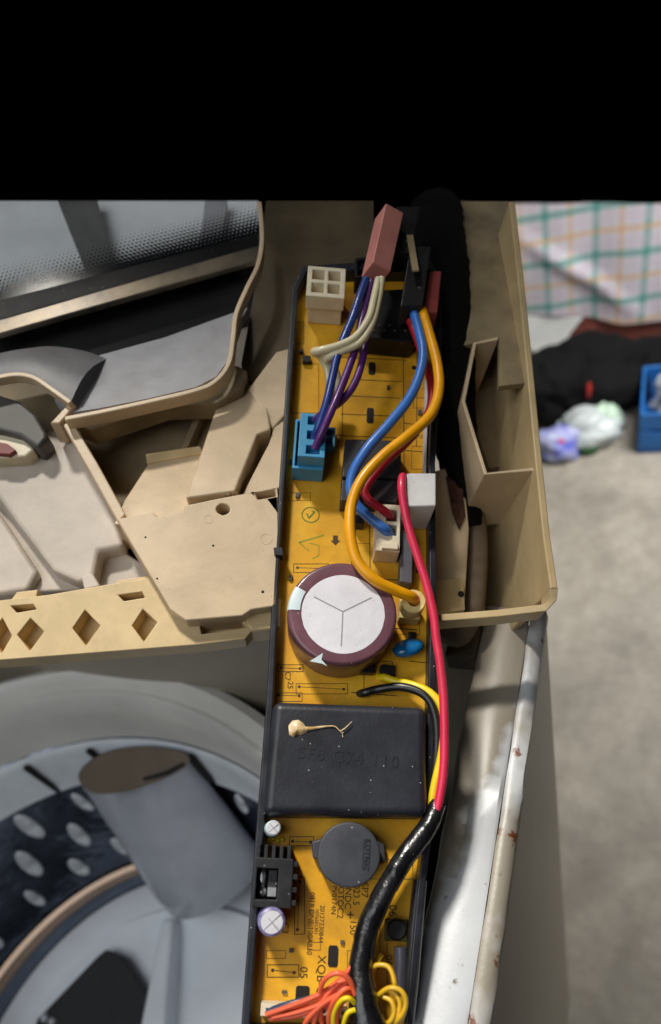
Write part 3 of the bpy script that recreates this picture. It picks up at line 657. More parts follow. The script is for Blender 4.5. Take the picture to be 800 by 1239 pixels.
# --- big capacitor
cp = mp(414.5, 741, 16); cr = (mp(481, 742, 16) - mp(348, 742, 16)).length / 2
bod = [(cr * .97, 0), (cr, .0012), (cr, .0145)] + [(cr - .0013 + .0013 * math.cos(a), .0145 + .0015 * math.sin(a)) for a in (math.pi / 2 * k / 5 for k in range(1, 6))] + [(cr * .80, .0159), (0, .0158)]
cap = cm.part('large_capacitor', lathe((cp.x, cp.y, .0002), bod, 72), sleeve, smooth=50)
fp = mp(415.5, 742.5, 16.2); fr_ = (mp(466, 743, 16.2) - mp(365, 743, 16.2)).length / 2
bm = bmesh.new(); n = 72
rim_ = [fp + Vector(((fr_ + .00012 * math.sin(3 * a) + random.uniform(-.00008, .00008)) * math.cos(a), (fr_ + .00012 * math.cos(4 * a)) * math.sin(a), 0)) for a in (2 * math.pi * k / n for k in range(n))]
add_prism(bm, rim_, .0004)
cm.part('can_top', bm, foil, under=cap, bevel=.00015)
bm = bmesh.new(); c0 = mp(415, 740, 16.27)
for e in ((380, 722), (450, 723), (413, 782)):
    b = mp(*e, 16.27); t, dz = strip(c0, b, .00038, .01615, .01627); add_prism(bm, t, dz)
cm.part('vent_score', bm, groove, under=cap)
# stripe: a curved patch over shoulder and side
def ring_patch(a0, a1, r0, h0, n=10):
    bm = bmesh.new(); rows = []
    for k in range(n + 1):
        a = math.radians(a0 + (a1 - a0) * k / n); prof = [(r0, h0 + .0163), (cr - .0012, h0 + .01632), (cr - .0004, h0 + .0160), (cr + .00008, h0 + .0148), (cr + .00008, h0 + .004)]
        rows.append([bm.verts.new((cp.x + r * math.cos(a), cp.y + r * math.sin(a), z)) for r, z in prof])
    for a, b in zip(rows, rows[1:]):
        for k in range(4): bm.faces.new((a[k], a[k + 1], b[k + 1], b[k]))
    return bm
cm.part('polarity_stripe', ring_patch(153, 181, cr * .77, .00004), palestripe, under=cap)
cm.part('printed_arrow', prism(mpp([(375, 800), (391, 790), (389, 798), (396, 806), (390, 803)], 16.35), .0002), palestripe, under=cap)

# --- black module case with rounded shoulders, embossed number and dried glue
T = mpp([(331, 848), (516, 855), (518, 988), (318, 985)], 11); Bt = [Vector((v.x, v.y, .0003)) for v in mpp([(329, 846), (518, 853), (520, 990), (315, 988)], 11)]
case = cm.part('module_case', add_prism(bmesh.new(), T, 0, Bt), boxm, bevel=.0028, seg=5)
case['label'] = 'black rectangular case with embossed number and a dried glue blob'
q = mp(422, 917, 11.02); cm.part('embossed_text', text_bm('SF8 C74 110', .0052, q, -2.5, .00014, 1.15), mat('embossed_black', (40, 42, 49), .4, .1, 200), under=case)
gpts = [(349, 878), (354, 872), (361, 871), (367, 875), (371, 881), (376, 882), (371, 886), (364, 890), (358, 889), (355, 892), (350, 889)]
bm = bmesh.new(); top = [mp(x, y, 11.0) for x, y in gpts]; cen = sum(top, Vector()) / len(top)
r0 = [bm.verts.new(v) for v in top]; r1 = [bm.verts.new(v.lerp(cen, .25) + Vector((0, 0, .0007))) for v in top]; r2 = [bm.verts.new(v.lerp(cen, .65) + Vector((0, 0, .0012))) for v in top]; cv = bm.verts.new(cen + Vector((0, 0, .0013)))
for a, b in ((r0, r1), (r1, r2)):
    for k in range(len(a)): j = (k + 1) % len(a); bm.faces.new((a[k], a[j], b[j], b[k]))
for k in range(len(r2)): bm.faces.new((r2[k], r2[(k + 1) % len(r2)], cv))
add_tube(bm, [mp(370, 882, 11.2), mp(380, 881, 11.2), mp(395, 879, 11.3), mp(405, 879, 11.5), mp(411, 884, 11.6), mp(416, 887, 11.4), mp(412, 885, 11.8), mp(418, 881, 12), mp(426, 873, 12)], [.0007, .0005, .0003, .0002, .00017, .00015, .00017, .0002, .0001], n=8)
add_tube(bm, [mp(411, 884, 11.4), mp(414, 888, 11.2), mp(415, 892, 11.2)], .00014, n=6)
cm.part('glue_blob', bm, glue, under=case, smooth=80)

# --- buzzer
bp = mp(422.5, 1034, 9); br = (mp(462, 1034, 9) - mp(386, 1034, 9)).length / 2
buz = cm.part('buzzer', lathe((bp.x, bp.y, .0002), [(br * .98, 0), (br, .0005), (br, .0082)] + [(br - .0006 + .0006 * math.cos(a), .0082 + .0006 * math.sin(a)) for a in (math.pi / 2 * k / 4 for k in range(1, 5))] + [(0, .00885)], 64), buzm, smooth=50)
cm.part('buzzer_ear', prism(mpp([(377, 1018), (392, 1014), (394, 1042), (379, 1039)], 4), .0035), buzm, under=buz, bevel=.0006)
cm.part('buzzer_ear', prism(mpp([(456, 1016), (466, 1022), (467, 1044), (456, 1046)], 3), .0025), buzm, under=buz, bevel=.0006)
emb = mat('raised_mark', (44, 45, 50), .4, .1, 200)
rr = mpp([(440, 1016), (449, 1016), (447, 1052), (438, 1052)], 9.12)
cc = sum(rr, Vector()) / 4
cm.part('raised_frame', ring(rr, [v + Vector((math.copysign(.00025, cc.x - v.x), math.copysign(.00025, cc.y - v.y), 0)) for v in rr], .0003), emb, under=buz)
q = mp(443.5, 1034, 9.1); cm.part('raised_text', text_bm('KOTNIC', .0023, q, -92, .00015, 1.05), emb, under=buz)

# --- connectors
def bx_local(x0, y0, x1, y1, h):            # rectangle from two opposite pixels, square to the board
    a, b = mp(x0, y0, h), mp(x1, y1, h); return min(a.x, b.x), max(a.x, b.x), min(a.y, b.y), max(a.y, b.y)
x0, x1, y0, y1 = bx_local(373, 321, 417, 361, 15); W_, H_ = x1 - x0, y1 - y0
xs = [x0, x0 + W_ * .13, x0 + W_ * .45, x0 + W_ * .55, x0 + W_ * .87, x1]; ys = [y0, y0 + H_ * .13, y0 + H_ * .45, y0 + H_ * .56, y0 + H_ * .88, y1]
skt = cm.part('cream_socket', grid_block(xs, ys, .015, .009, {(1, 1), (3, 1), (1, 3), (3, 3)}, .0055), cream, bevel=.0003)
cm.part('socket_base', box((x0 + W_ * .06, y0 + H_ * .08, .0002), (x1 - W_ * .04, y1 - .0006, .0092)), cream, under=skt, bevel=.0003)
def socket3(nm_, x0, y0, x1, y1, ht, hb, cells, m, vert=True):
    X0, X1, Y0, Y1 = bx_local(x0, y0, x1, y1, ht); w_, h_ = X1 - X0, Y1 - Y0
    ys_ = [Y0]; n_ = cells
    for k in range(n_): ys_ += [Y0 + h_ * (k + .22) / n_, Y0 + h_ * (k + .78) / n_]
    ys_.append(Y1); xs_ = [X0, X0 + w_ * .30, X0 + w_ * .80, X1]
    return grid_block(xs_, ys_, ht * MM if ht > .1 else ht, hb, {(1, 1 + 2 * k) for k in range(n_)}, .004), (X0, X1, Y0, Y1)
X0, X1, Y0, Y1 = bx_local(358, 507, 391, 569, 8)
bs = cm.part('blue_socket', ring([Vector(v) for v in ((X0, Y0, .008), (X1, Y0, .008), (X1, Y1, .008), (X0, Y1, .008))], [Vector(v) for v in ((X0 + .0008, Y0 + .0012, .008), (X1 - .0006, Y0 + .0012, .008), (X1 - .0006, Y1 - .0008, .008), (X0 + .0008, Y1 - .0008, .008))], .0078), blueny, bevel=.0002)
cm.part('socket_floor', box((X0 + .0009, Y0 + .0013, .0002), (X1 - .0007, Y1 - .0009, .002)), blueny, under=bs)
x0, x1, y0, y1 = bx_local(391, 516, 405, 541, 4)
cm.part('side_lug', grid_block([x0, x0 + .0006, x1 - .0008, x1], [y0, y0 + .0012, (y0 + y1) / 2 - .0004, (y0 + y1) / 2 + .0008, y1 - .001, y1], .004, .0002, {(1, 1), (1, 3)}, .003), blueny, under=bs, bevel=.0001)
bm, _ = socket3('', 364, 499, 393, 554, 14, .0021, 3, blueny)
bplug = single('blue_plug', 'light blue three-way plug seated in the blue socket on the board', 'plug', bm, blueny, MOD, bevel=.0003)
# white two-way header with its latch
X0, X1, Y0, Y1 = bx_local(456, 609, 484, 668, 9); w_, h_ = X1 - X0, Y1 - Y0
hd = cm.part('white_header', grid_block([X0, X0 + w_ * .42, X0 + w_ * .86, X1], [Y0, Y0 + h_ * .10, Y0 + h_ * .2, Y0 + h_ * .34, Y0 + h_ * .56, Y0 + h_ * .64, Y0 + h_ * .88, Y1], .009, .0002, {(1, 3), (1, 5)}, .006), cream, bevel=.0003)
a = mp(472, 661, 10); cm.part('header_latch', box((a.x - .0028, a.y - .0012, .007), (a.x + .0028, a.y + .0012, .0105)), cream, under=hd, bevel=.0004)
# big white fuse holder / relay
T = mpp([(492, 572), (528, 572), (528, 612), (491, 613)], 17)
cm.part('white_relay', add_prism(bmesh.new(), T, .0168), white, bevel=.0006)
rl = cm.part('black_relay', prism(mpp([(418, 531), (486, 533), (485, 578), (414, 577)], 9), .0088), relaym, bevel=.0004)
cm.part('relay_half', prism(mpp([(414, 580), (484, 581), (480, 607), (412, 606)], 8), .0078), relaym, under=rl, bevel=.0004)
cm.part('grey_resistor_block', prism(mpp([(486, 641), (500, 641), (499, 706), (484, 704)], 6), .0058), mat('slate_block', (92, 92, 100), .45, .1, 120), bevel=.0004)
# single round post terminal
a = mp(501, 727, 12); r = (mp(516, 727, 12) - mp(486, 727, 12)).length / 2
pt = cm.part('post_terminal', lathe((a.x, a.y, .0), [(r, .006), (r, .0116), (r - .0004, .012), (r * .5, .012), (r * .45, .009), (0, .009)], 28), yelnyl)
cm.part('terminal_base', box((a.x - r * .95, a.y - r * 1.0, .0002), (a.x + r * .8, a.y + r * .7, .0062)), yelnyl, under=pt, bevel=.0004)
# blue disc capacitor, leaning
a = mp(494, 784, 4); ax = Vector((-.30, .62, .72)).normalized()
bm = bmesh.new(); add_lathe(bm, (0, 0, 0), [(0, -.0016), (.003, -.0015), (.0044, -.0009), (.0048, 0), (.0044, .0009), (.003, .0015), (0, .0016)], 28)
Rm = ax.to_track_quat('Z', 'Y').to_matrix().to_4x4()
bmesh.ops.scale(bm, vec=(1.12, .72, 1.2), verts=bm.verts); bmesh.ops.transform(bm, matrix=Matrix.Translation(a) @ Matrix.Rotation(math.radians(20), 4, 'Z') @ Matrix.Rotation(math.radians(-28), 4, 'X'), verts=bm.verts)
cm.part('blue_capacitor', bm, bluecer, smooth=80)
# small silver capacitor
def can(x, y, rpx, h, m, nm_, lean=(0, 0)):
    a = mp(x, y, h); r = (mp(x + rpx, y, h) - mp(x - rpx, y, h)).length / 2; H = h * MM
    axv = Vector((lean[0], lean[1], 1)).normalized()
    c = a - axv * H
    o = cm.part(nm_, lathe((c.x, c.y, c.z), [(r * .96, .0006), (r, .0012), (r, H - .0012), (r * .96, H - .0003), (r * .82, H), (r * .80, H - .0001)], 32, axv), m)
    cm.part('can_top', lathe((c.x, c.y, c.z), [(r * .80, H - .0002), (r * .78, H + .00005), (0, H + .0001)], 32, axv), foil, under=o)
    bm = bmesh.new(); tx = Vector((r * .7, 0, 0)); ty = Vector((0, r * .7, 0)); aa = c + axv * (H + .00013)
    for d in (tx + ty, tx - ty):
        t, dz = strip(aa - d * .8, aa + d * .8, .00016, aa.z, aa.z + .00008); add_prism(bm, t, dz)
    cm.part('vent_score', bm, groove, under=o)
    return o
can(331, 1002, 9.5, 10, palestripe, 'small_capacitor', (.12, 0))
can(329, 1116, 17, 12, purplesl, 'violet_capacitor', (.08, -.05))
# heat sink: comb of fins around a recessed transistor
X0, X1, Y0, Y1 = bx_local(309, 1037, 352, 1100, 10)
w_, h_ = X1 - X0, Y1 - Y0
hs = cm.part('heat_sink', grid_block([X0, X0 + w_ * .08, X0 + w_ * .62, X0 + w_ * .82, X1], [Y0, Y0 + h_ * .16, Y0 + h_ * .78, Y1], .010, .0002, {(1, 1)}, .007), hsink, bevel=.0003)
for k in range(5):
    xx = X0 + w_ * (.02 + .2 * k); cm.part('fin', box((xx, Y1 - .0004, .0004), (xx + w_ * .10, Y1 + .0036, .0098)), hsink, under=hs, bevel=.0002)
for k in range(4):
    yy = Y0 + h_ * (.06 + .26 * k); cm.part('fin', box((X1 - .0003, yy, .0004), (X1 + .0014, yy + h_ * .11, .0096)), hsink, under=hs, bevel=.0002)
tr = cm.part('transistor', box((X0 + w_ * .36, Y0 + h_ * .2, .0033), (X0 + w_ * .60, Y0 + h_ * .76, .0062)), relaym, bevel=.0003)
cm.part('metal_tab', box((X0 + w_ * .37, Y0 + h_ * .22, .0063), (X0 + w_ * .59, Y0 + h_ * .40, .0068)), alu, under=tr)
bm = bmesh.new(); q = Vector((X0 + w_ * .22, Y0 + h_ * .6, .0045)); add_lathe(bm, q, [(.0016, -.001), (.0016, .001), (.0009, .002), (0, .0021)], 14); bmesh.ops.scale(bm, vec=(.8, 1.9, 1), verts=bm.verts, space=Matrix.Translation(-q))
cm.part('solder_blob', bm, alu, under=tr)
bm = bmesh.new(); q = Vector((X0 + w_ * .22, Y0 + h_ * .3, .0045)); add_lathe(bm, q, [(.0014, -.001), (.0014, .001), (.0008, .0016), (0, .0017)], 14)
cm.part('screw', bm, alu, under=tr)
# flux residue by the small capacitor
fx = mat('yellow_flux', (216, 196, 40), .4, .2, 400)
bm = bmesh.new()
for x, y in ((322, 992), (321, 996), (331, 1015), (325, 1017), (337, 1017), (342, 1016), (320, 1020)):
    q = mp(x, y); add_lathe(bm, q, [(random.uniform(.0006, .0011), 0), (.0005, .0006), (0, .0008)], 9)
cm.part('flux_residue', bm, fx)
for x, y, wd, hg in ((360, 600, 4, 7), (352, 560, 3, 6), (470, 470, 3, 6), (508, 500, 4, 8), (437, 548, 3, 5), (352, 700, 3, 7), (505, 690, 3, 8), (344, 1200, 4, 3), (414, 1140, 3, 4), (352, 1150, 3, 4)):
    a = mp(x, y); cm.part('chip_resistor', box((a.x - wd * .00018, a.y - hg * .00014, .0001), (a.x + wd * .00018, a.y + hg * .00014, .0009)), dgrey, bevel=.0001)
# lower right: trimmer, dark cylinders, light blue bead
X0, X1, Y0, Y1 = bx_local(466, 1112, 493, 1140, 2)
tm = cm.part('trimmer', box((X0, Y0, .0002), (X1, Y1, .002)), mat('olive_body', (92, 84, 30), .5, .15, 200), bevel=.0004)
a = mp(480, 1125, 3); cm.part('trimmer_knob', lathe((a.x, a.y, .0018), [(.0030, 0), (.0030, .0014), (.0024, .002), (0, .002)], 20), black, under=tm)
bm = tube([mp(485, 1146, 3), mp(485, 1170, 3), mp(484, 1205, 3)], .0020, n=14); cm.part('dark_diode', bm, mat('slate_body', (66, 66, 76), .35, .1, 200), smooth=60)
bm = tube([mp(508, 1065, 3), mp(503, 1120, 3), mp(498, 1180, 3), mp(492, 1236, 3)], .0022, n=12); cm.part('side_cable', bm, w_blk, smooth=60)
bm = tube([mp(449, 1138, 4), mp(446, 1150, 4), mp(443, 1166, 3)], [.0012, .0017, .0010], n=14); cm.part('light_blue_resistor', bm, mat('sky_enamel', (90, 190, 226), .3, .08, 200), smooth=80)
bm = tube([mp(443, 1166, 3), mp(443, 1180, 3)], .0013, n=10); cm.part('resistor_lead', bm, redny)
# small black ceramic bits on the board
for x, y, wd, hg, hh in ((371, 438, 6, 6, 2), (365, 428, 3, 3, 2), (433, 636, 7, 7, 5), (440, 812, 12, 6, 4), (468, 815, 9, 9, 2.5), (498, 770, 5, 4, 2)):
    a = mp(x, y); cm.part('small_component', box((a.x - wd * .00026, a.y - hg * .00026, .0002), (a.x + wd * .00026, a.y + hg * .00026, hh * MM)), black, bevel=.0003)
a = mp(466, 812); cm.part('lead_hole', lathe((a.x, a.y, 0), [(.0021, .0001), (.0021, .0009), (.0014, .0010), (.001, .0003), (0, .0003)], 20), ink)
# cream bottom connector, end on
X0, X1, Y0, Y1 = bx_local(316, 1214, 420, 1234, 5)
ps = cm.part('pin_header', grid_block([X0 + (X1 - X0) * k / 16 for k in range(17)], [Y0, Y0 + .0012, Y1 - .0012, Y1], .005, .0002, {(k, 1) for k in range(1, 16, 2)}, .003), cream, bevel=.0002)
# black plugs at the top of the board
pk = cm.part('black_header', prism(mpp([(434, 352), (507, 348), (508, 404), (498, 414), (436, 408)], 9), .0088), black, bevel=.0006)
bm = bmesh.new()
for k in range(9):
    a = mp(440 + k * 6.3, 400 - (k % 2) * 6, 9.2); add_box(bm, (a.x - .0004, a.y - .0004, .0088), (a.x + .0004, a.y + .0004, .0094))
cm.part('header_pins', bm, dgrey, under=pk)
cm.part('black_frame', ring(mpp([(430, 312), (452, 310), (452, 336), (430, 336)], 8), mpp([(433, 315), (449, 313), (449, 333), (433, 333)], 8), .0078), black, bevel=.0002)

# ================================================================== PLUGS AND WIRES
# loose plugs above the board
P = lambda pts: [mp(*p) for p in pts]
def bar(c0, c1, side, up, w_, h_):
    """box beam between two local points, with given width along side and height along up"""
    s = Vector(side).normalized() * w_ / 2; u = Vector(up).normalized() * h_ / 2; bm = bmesh.new()
    a = [bm.verts.new(c0 + x * s + y * u) for x, y in ((-1, -1), (1, -1), (1, 1), (-1, 1))]; b = [bm.verts.new(c1 + x * s + y * u) for x, y in ((-1, -1), (1, -1), (1, 1), (-1, 1))]
    bm.faces.new(a); bm.faces.new(b[::-1])
    for k in range(4): bm.faces.new((a[k], a[(k + 1) % 4], b[(k + 1) % 4], b[k]))
    return bm
c0, c1 = mp(455, 332, 24), mp(471, 261, 27)
single('pink_plug', 'salmon pink plug housing held up above the board with three wires out', 'plug', bar(c0, c1, (.80, .1, -.45), (.45, .1, .8), .0082, .0072), pinkny, MOD, bevel=.0004)
c0, c1 = mp(480, 318, 18), mp(493, 262, 20)
single('black_plug', 'black plug housing tucked beside the pink plug', 'plug', bar(c0, c1, (1, .15, 0), (0, .2, 1), .010, .008), black, MOD, bevel=.0005)
c0, c1 = mp(496, 382, 15), mp(507, 310, 17)
single('black_plug', 'black plug with amber, blue and red wires leaving its lower end', 'plug', bar(c0, c1, (1, .15, 0), (0, .2, 1), .0085, .008), black, MOD, bevel=.0005)
c0, c1 = mp(519, 388, 12), mp(524, 338, 13)
single('red_plug', 'dull red plug housing against the black wrapped cable', 'plug', bar(c0, c1, (1, .12, 0), (0, .2, 1), .0055, .007), redny, MOD, bevel=.0005)
single('wire_tie', 'narrow beige strip between the black plugs', 'cable tie', bar(mp(503, 328, 23), mp(496, 285, 24), (1, .15, 0), (0, .2, 1), .0024, .0006), brown_beige, MOD)
def wire(name, label, pts, r, m, **k): return single(name, label, 'wire', tube(P(pts), r, n=12), m, MOD, smooth=80, **k)
wire('wire', 'thick amber wire sweeping from the black plug to the round cream terminal', [(511, 376, 15), (519, 402, 17), (529, 440, 19), (531, 472, 20), (521, 502, 21), (494, 527, 22), (464, 551, 22), (438, 580, 21), (425, 612, 20), (424, 648, 20), (433, 680, 19), (454, 702, 18), (478, 714, 16), (497, 722, 14), (503, 727, 10)], .00185, w_yel)
wire('wire', 'bright blue wire bending over the black relay to the white header', [(500, 376, 15), (507, 400, 17), (512, 428, 18), (507, 456, 18), (494, 484, 18), (471, 513, 18), (446, 541, 17), (429, 568, 15), (424, 590, 13), (431, 610, 12), (449, 628, 11), (466, 641, 10), (473, 649, 5)], [.00175] * 13, w_blue)
wire('wire', 'dark red wire hidden under the amber wire, ending in the white header', [(496, 388, 13), (503, 405, 13), (515, 440, 12), (522, 468, 12), (519, 498, 13), (497, 530, 14), (466, 560, 15), (444, 588, 14), (444, 602, 13), (456, 612, 12), (470, 622, 10), (475, 627, 4)], .0015, w_red)
wire('wire', 'pinkish red wire running from the white relay down past the amber terminal', [(493, 610, 6), (489, 598, 12), (488, 582, 16), (487, 577, 17), (486, 590, 18), (489, 612, 17), (495, 640, 15), (505, 672, 14), (516, 706, 13), (524, 740, 12), (528, 772, 12), (533, 806, 12), (537, 848, 12), (538, 890, 11), (537, 930, 10), (531, 970, 9), (522, 1002, 8)], .00145, w_pink)
wire('wire', 'lemon yellow wire arching around the corner of the black module case', [(458, 819, -1), (466, 820, 3), (478, 824, 4), (500, 829, 7), (520, 838, 9), (534, 855, 10), (538, 880, 10), (534, 915, 9), (526, 950, 8), (520, 985, 6)], .0013, w_lemon)
wire('wire', 'black wire nested inside the lemon yellow wire by the module case', [(434, 840, -1), (442, 838, 2), (458, 834, 3), (482, 831, 6), (505, 836, 8), (520, 848, 9), (528, 872, 9), (529, 905, 8), (526, 940, 7)], .0014, w_blk)
wire('wire', 'navy wire from the pink plug to the middle of the blue plug', [(443, 338, 24), (435, 360, 24), (427, 384, 23), (416, 410, 22), (408, 432, 21), (402, 458, 20), (395, 488, 19), (387, 512, 17), (380, 531, 13)], .0015, w_dblue)
wire('wire', 'upper purple wire beside the navy wire, ending lowest in the blue plug', [(450, 339, 23), (443, 366, 22), (436, 395, 21), (429, 425, 20), (418, 456, 20), (406, 486, 20), (392, 518, 18), (381, 543, 13)], .0014, w_pur)
wire('wire', 'second purple wire, bowed out to the right before joining the blue plug', [(453, 344, 21), (448, 372, 20), (443, 405, 19), (438, 438, 18), (428, 466, 18), (412, 486, 18), (395, 497, 18), (382, 508, 13)], .0014, w_pur)
wire('wire', 'outer cream wire looping wide to the left under the pink plug', [(458, 338, 25), (453, 360, 25), (446, 386, 25), (430, 408, 24), (408, 419, 23), (388, 424, 22), (380, 426, 20), (388, 432, 17), (397, 450, 14), (398, 480, 11), (392, 506, 8)], .0014, w_crm)
wire('wire', 'inner cream wire with the tighter loop under the pink plug', [(462, 337, 25), (458, 362, 24), (450, 392, 24), (436, 414, 23), (416, 424, 22), (402, 430, 21), (395, 434, 19), (400, 440, 16), (408, 455, 13), (407, 478, 10), (398, 498, 8)], .0014, w_crm)
# taped bundle
bm = tube(P([(530, 972, 7), (518, 1000, 8), (500, 1024, 9), (482, 1050, 9), (465, 1080, 9), (449, 1112, 9), (440, 1144, 9), (436, 1176, 10), (438, 1205, 11), (446, 1240, 11), (452, 1275, 10)]), [.0025, .0028, .0029, .0030, .0030, .0030, .0031, .0034, .0039, .0045, .0048], n=18, sub=14, wrap=True)
single('taped_bundle', 'glossy black taped wire bundle curving down the lower board', 'cable', bm, tape, MOD, smooth=80)
# orange ribbon strands
og = 'orange wires fanned out over the lower board'
ostr = [([(322, 1228, 5), (350, 1218, 8), (385, 1204, 11), (412, 1186, 10), (432, 1172, 10)], 'lowest-starting orange wire, reaching farthest to the left end of the pin header'),
        ([(330, 1231, 5), (362, 1224, 8), (398, 1211, 11), (420, 1196, 10), (434, 1184, 10)], 'orange wire lying flat just below the longest one'),
        ([(350, 1226, 6), (380, 1216, 9), (404, 1199, 10), (424, 1180, 10), (434, 1164, 9)], 'orange wire crossing in the middle of the fan'),
        ([(392, 1252, 5), (388, 1226, 8), (388, 1196, 12), (398, 1181, 15), (412, 1178, 16), (424, 1188, 15), (431, 1208, 13)], 'orange wire that arches highest, in a hoop'),
        ([(366, 1252, 5), (372, 1234, 8), (392, 1214, 11), (412, 1203, 13), (430, 1202, 12)], 'orange wire dropping off the bottom edge at the left of the fan'),
        ([(400, 1252, 5), (398, 1232, 9), (404, 1212, 13), (416, 1198, 14), (430, 1194, 13)], 'orange wire beside the yellow strands at the bottom edge'),
        ([(326, 1233, 4), (356, 1230, 6), (388, 1219, 8), (412, 1206, 9), (432, 1192, 9)], 'orange wire running lowest along the pin header'),
        ([(380, 1253, 5), (381, 1232, 8), (394, 1206, 11), (410, 1190, 12), (426, 1184, 11), (434, 1190, 9)], 'orange wire following just inside the hoop'),
        ([(412, 1253, 6), (407, 1236, 9), (410, 1220, 11), (420, 1208, 11), (432, 1206, 10)], 'orange wire nearest the yellow strands, turned up short'),
        ([(344, 1222, 5), (374, 1211, 7), (402, 1194, 10), (422, 1174, 11), (434, 1158, 10)], 'orange wire that stays uppermost in the fan'),
        ([(340, 1229, 5), (372, 1220, 8), (396, 1207, 10), (418, 1190, 11), (434, 1178, 12)], 'orange wire packed against the flat one at the foot of the fan')]
for pts, lb in ostr: single('orange_wire', lb, 'wire', tube(P(pts), .00072, n=10), w_org, MOD, group=og, smooth=80)
single('slate_wire', 'thin dark slate wire under the orange wires', 'wire', tube(P([(318, 1226, 4), (345, 1216, 6), (375, 1208, 7), (405, 1200, 9), (430, 1186, 10)]), .0008, n=8), w_steel, MOD, smooth=80)
yg = 'yellow wires around the taped bundle'
ystr = [([(404, 1254, 7), (404, 1228, 11), (412, 1212, 14), (422, 1208, 15), (432, 1216, 13)], 'bright yellow wire bowed left of the taped bundle', w_lemon),
        ([(414, 1256, 8), (416, 1240, 12), (421, 1226, 14), (430, 1222, 14)], 'short bright yellow wire at the bottom edge, left of the taped bundle', w_lemon),
        ([(452, 1195, 8), (449, 1176, 9), (456, 1168, 10), (470, 1170, 11), (477, 1186, 12), (478, 1206, 11)], 'gold wire in the topmost hoop right of the taped bundle', w_gold),
        ([(456, 1206, 10), (470, 1196, 13), (484, 1198, 14), (491, 1210, 14), (488, 1226, 13), (474, 1242, 10)], 'gold wire in the widest ring right of the taped bundle', w_gold),
        ([(458, 1204, 9), (468, 1198, 11), (480, 1204, 12), (484, 1218, 12), (477, 1234, 11), (462, 1240, 9)], 'gold wire in the ring nested inside the widest ring', w_gold),
        ([(464, 1206, 11), (474, 1212, 12), (477, 1226, 12), (470, 1238, 11), (458, 1238, 9)], 'gold wire in the smallest, lowest hook', w_gold),
        ([(462, 1156, 5), (456, 1166, 7), (450, 1182, 8), (452, 1200, 8), (460, 1212, 8)], 'gold wire hanging beside the light blue resistor', w_gold),
        ([(486, 1204, 9), (490, 1218, 9), (486, 1234, 8), (478, 1246, 7)], 'gold wire at the outer right edge of the coil', w_gold)]
for pts, lb, m in ystr: single('yellow_wire', lb, 'wire', tube(P(pts), .0007, n=10), m, MOD, group=yg, smooth=80)

# ================================================================== BACKGROUND BEHIND THE MACHINE (right)
YBED = 1.75; WF = wall_frame(YBED)
def wp(x, y): return WF.px(x, y, 0)
bed = Thing('bench', 'red-brown wooden bench rail in shadow under the checked sheet', 'bench', FLR, (.2, YBED + .02, 0))
a, b = wp(600, 385), wp(860, 418)
bed.part('rail', box((-.6, YBED + .004, b.y), (.75, YBED + .03, a.y + .03)), mat('red_brown_wood', (118, 58, 50), .6, .2, 12))
ztop = wp(800, 243).y
bed.part('top_board', box((-.6, YBED + .004, ztop - .06), (.75, YBED + .07, ztop - .035)), mat('bench_wood', (110, 70, 56), .6, .2, 12), bevel=.002)
for x in (-.58, .71): bed.part('upright', box((x, YBED + .031, 0), (x + .03, YBED + .06, ztop - .061)), blackr)
# hanging checked sheet: a folded grid with cloth coordinates
bm = bmesh.new(); uvl = bm.loops.layers.uv.new('cloth'); NX, NZ = 90, 26; G = []
za, zb = wp(628, 243), wp(800, 243); x_0, x_1 = -.45, .62
for j in range(NZ + 1):
    row = []
    for i in range(NX + 1):
        s = x_0 + (x_1 - x_0) * i / NX; t = j / NZ
        bot = wp(640, 380).y + (wp(800, 386).y - wp(640, 380).y) * (s - wp(640, 380).x) / (wp(800, 386).x - wp(640, 380).x)
        zt = za.y + (zb.y - za.y) * (s - za.x) / (zb.x - za.x)
        z = zt + (bot - zt) * t + .004 * math.sin(s * 22) * t
        f = (.010 * math.sin(s * 17 + 1.2 * t) + .007 * math.sin(s * 39 + 2 + t)) * (.25 + .75 * t)
        dg_ = (s - wp(655, 300).x) * .8 + (z - wp(655, 300).y); f += .016 * math.exp(-(dg_ / .022) ** 2) * max(0, 1 - abs(s - wp(700, 340).x) / .18)
        row.append((bm.verts.new((s, YBED - .012 - f, z)), (s - wp(721, 300).x, z - wp(721, 308).y)))
    G.append(row)
for j in range(NZ):
    for i in range(NX):
        q = (G[j][i], G[j][i + 1], G[j + 1][i + 1], G[j + 1][i]); fc = bm.faces.new([k[0] for k in q])
        for l, k in zip(fc.loops, q): l[uvl].uv = k[1]
bmesh.ops.solidify(bm, geom=bm.faces[:], thickness=.0015)
single('checked_sheet', 'pale bed sheet with teal and orange checks hanging over the bench side', 'bed sheet', bm, plaid, FLR, smooth=80)
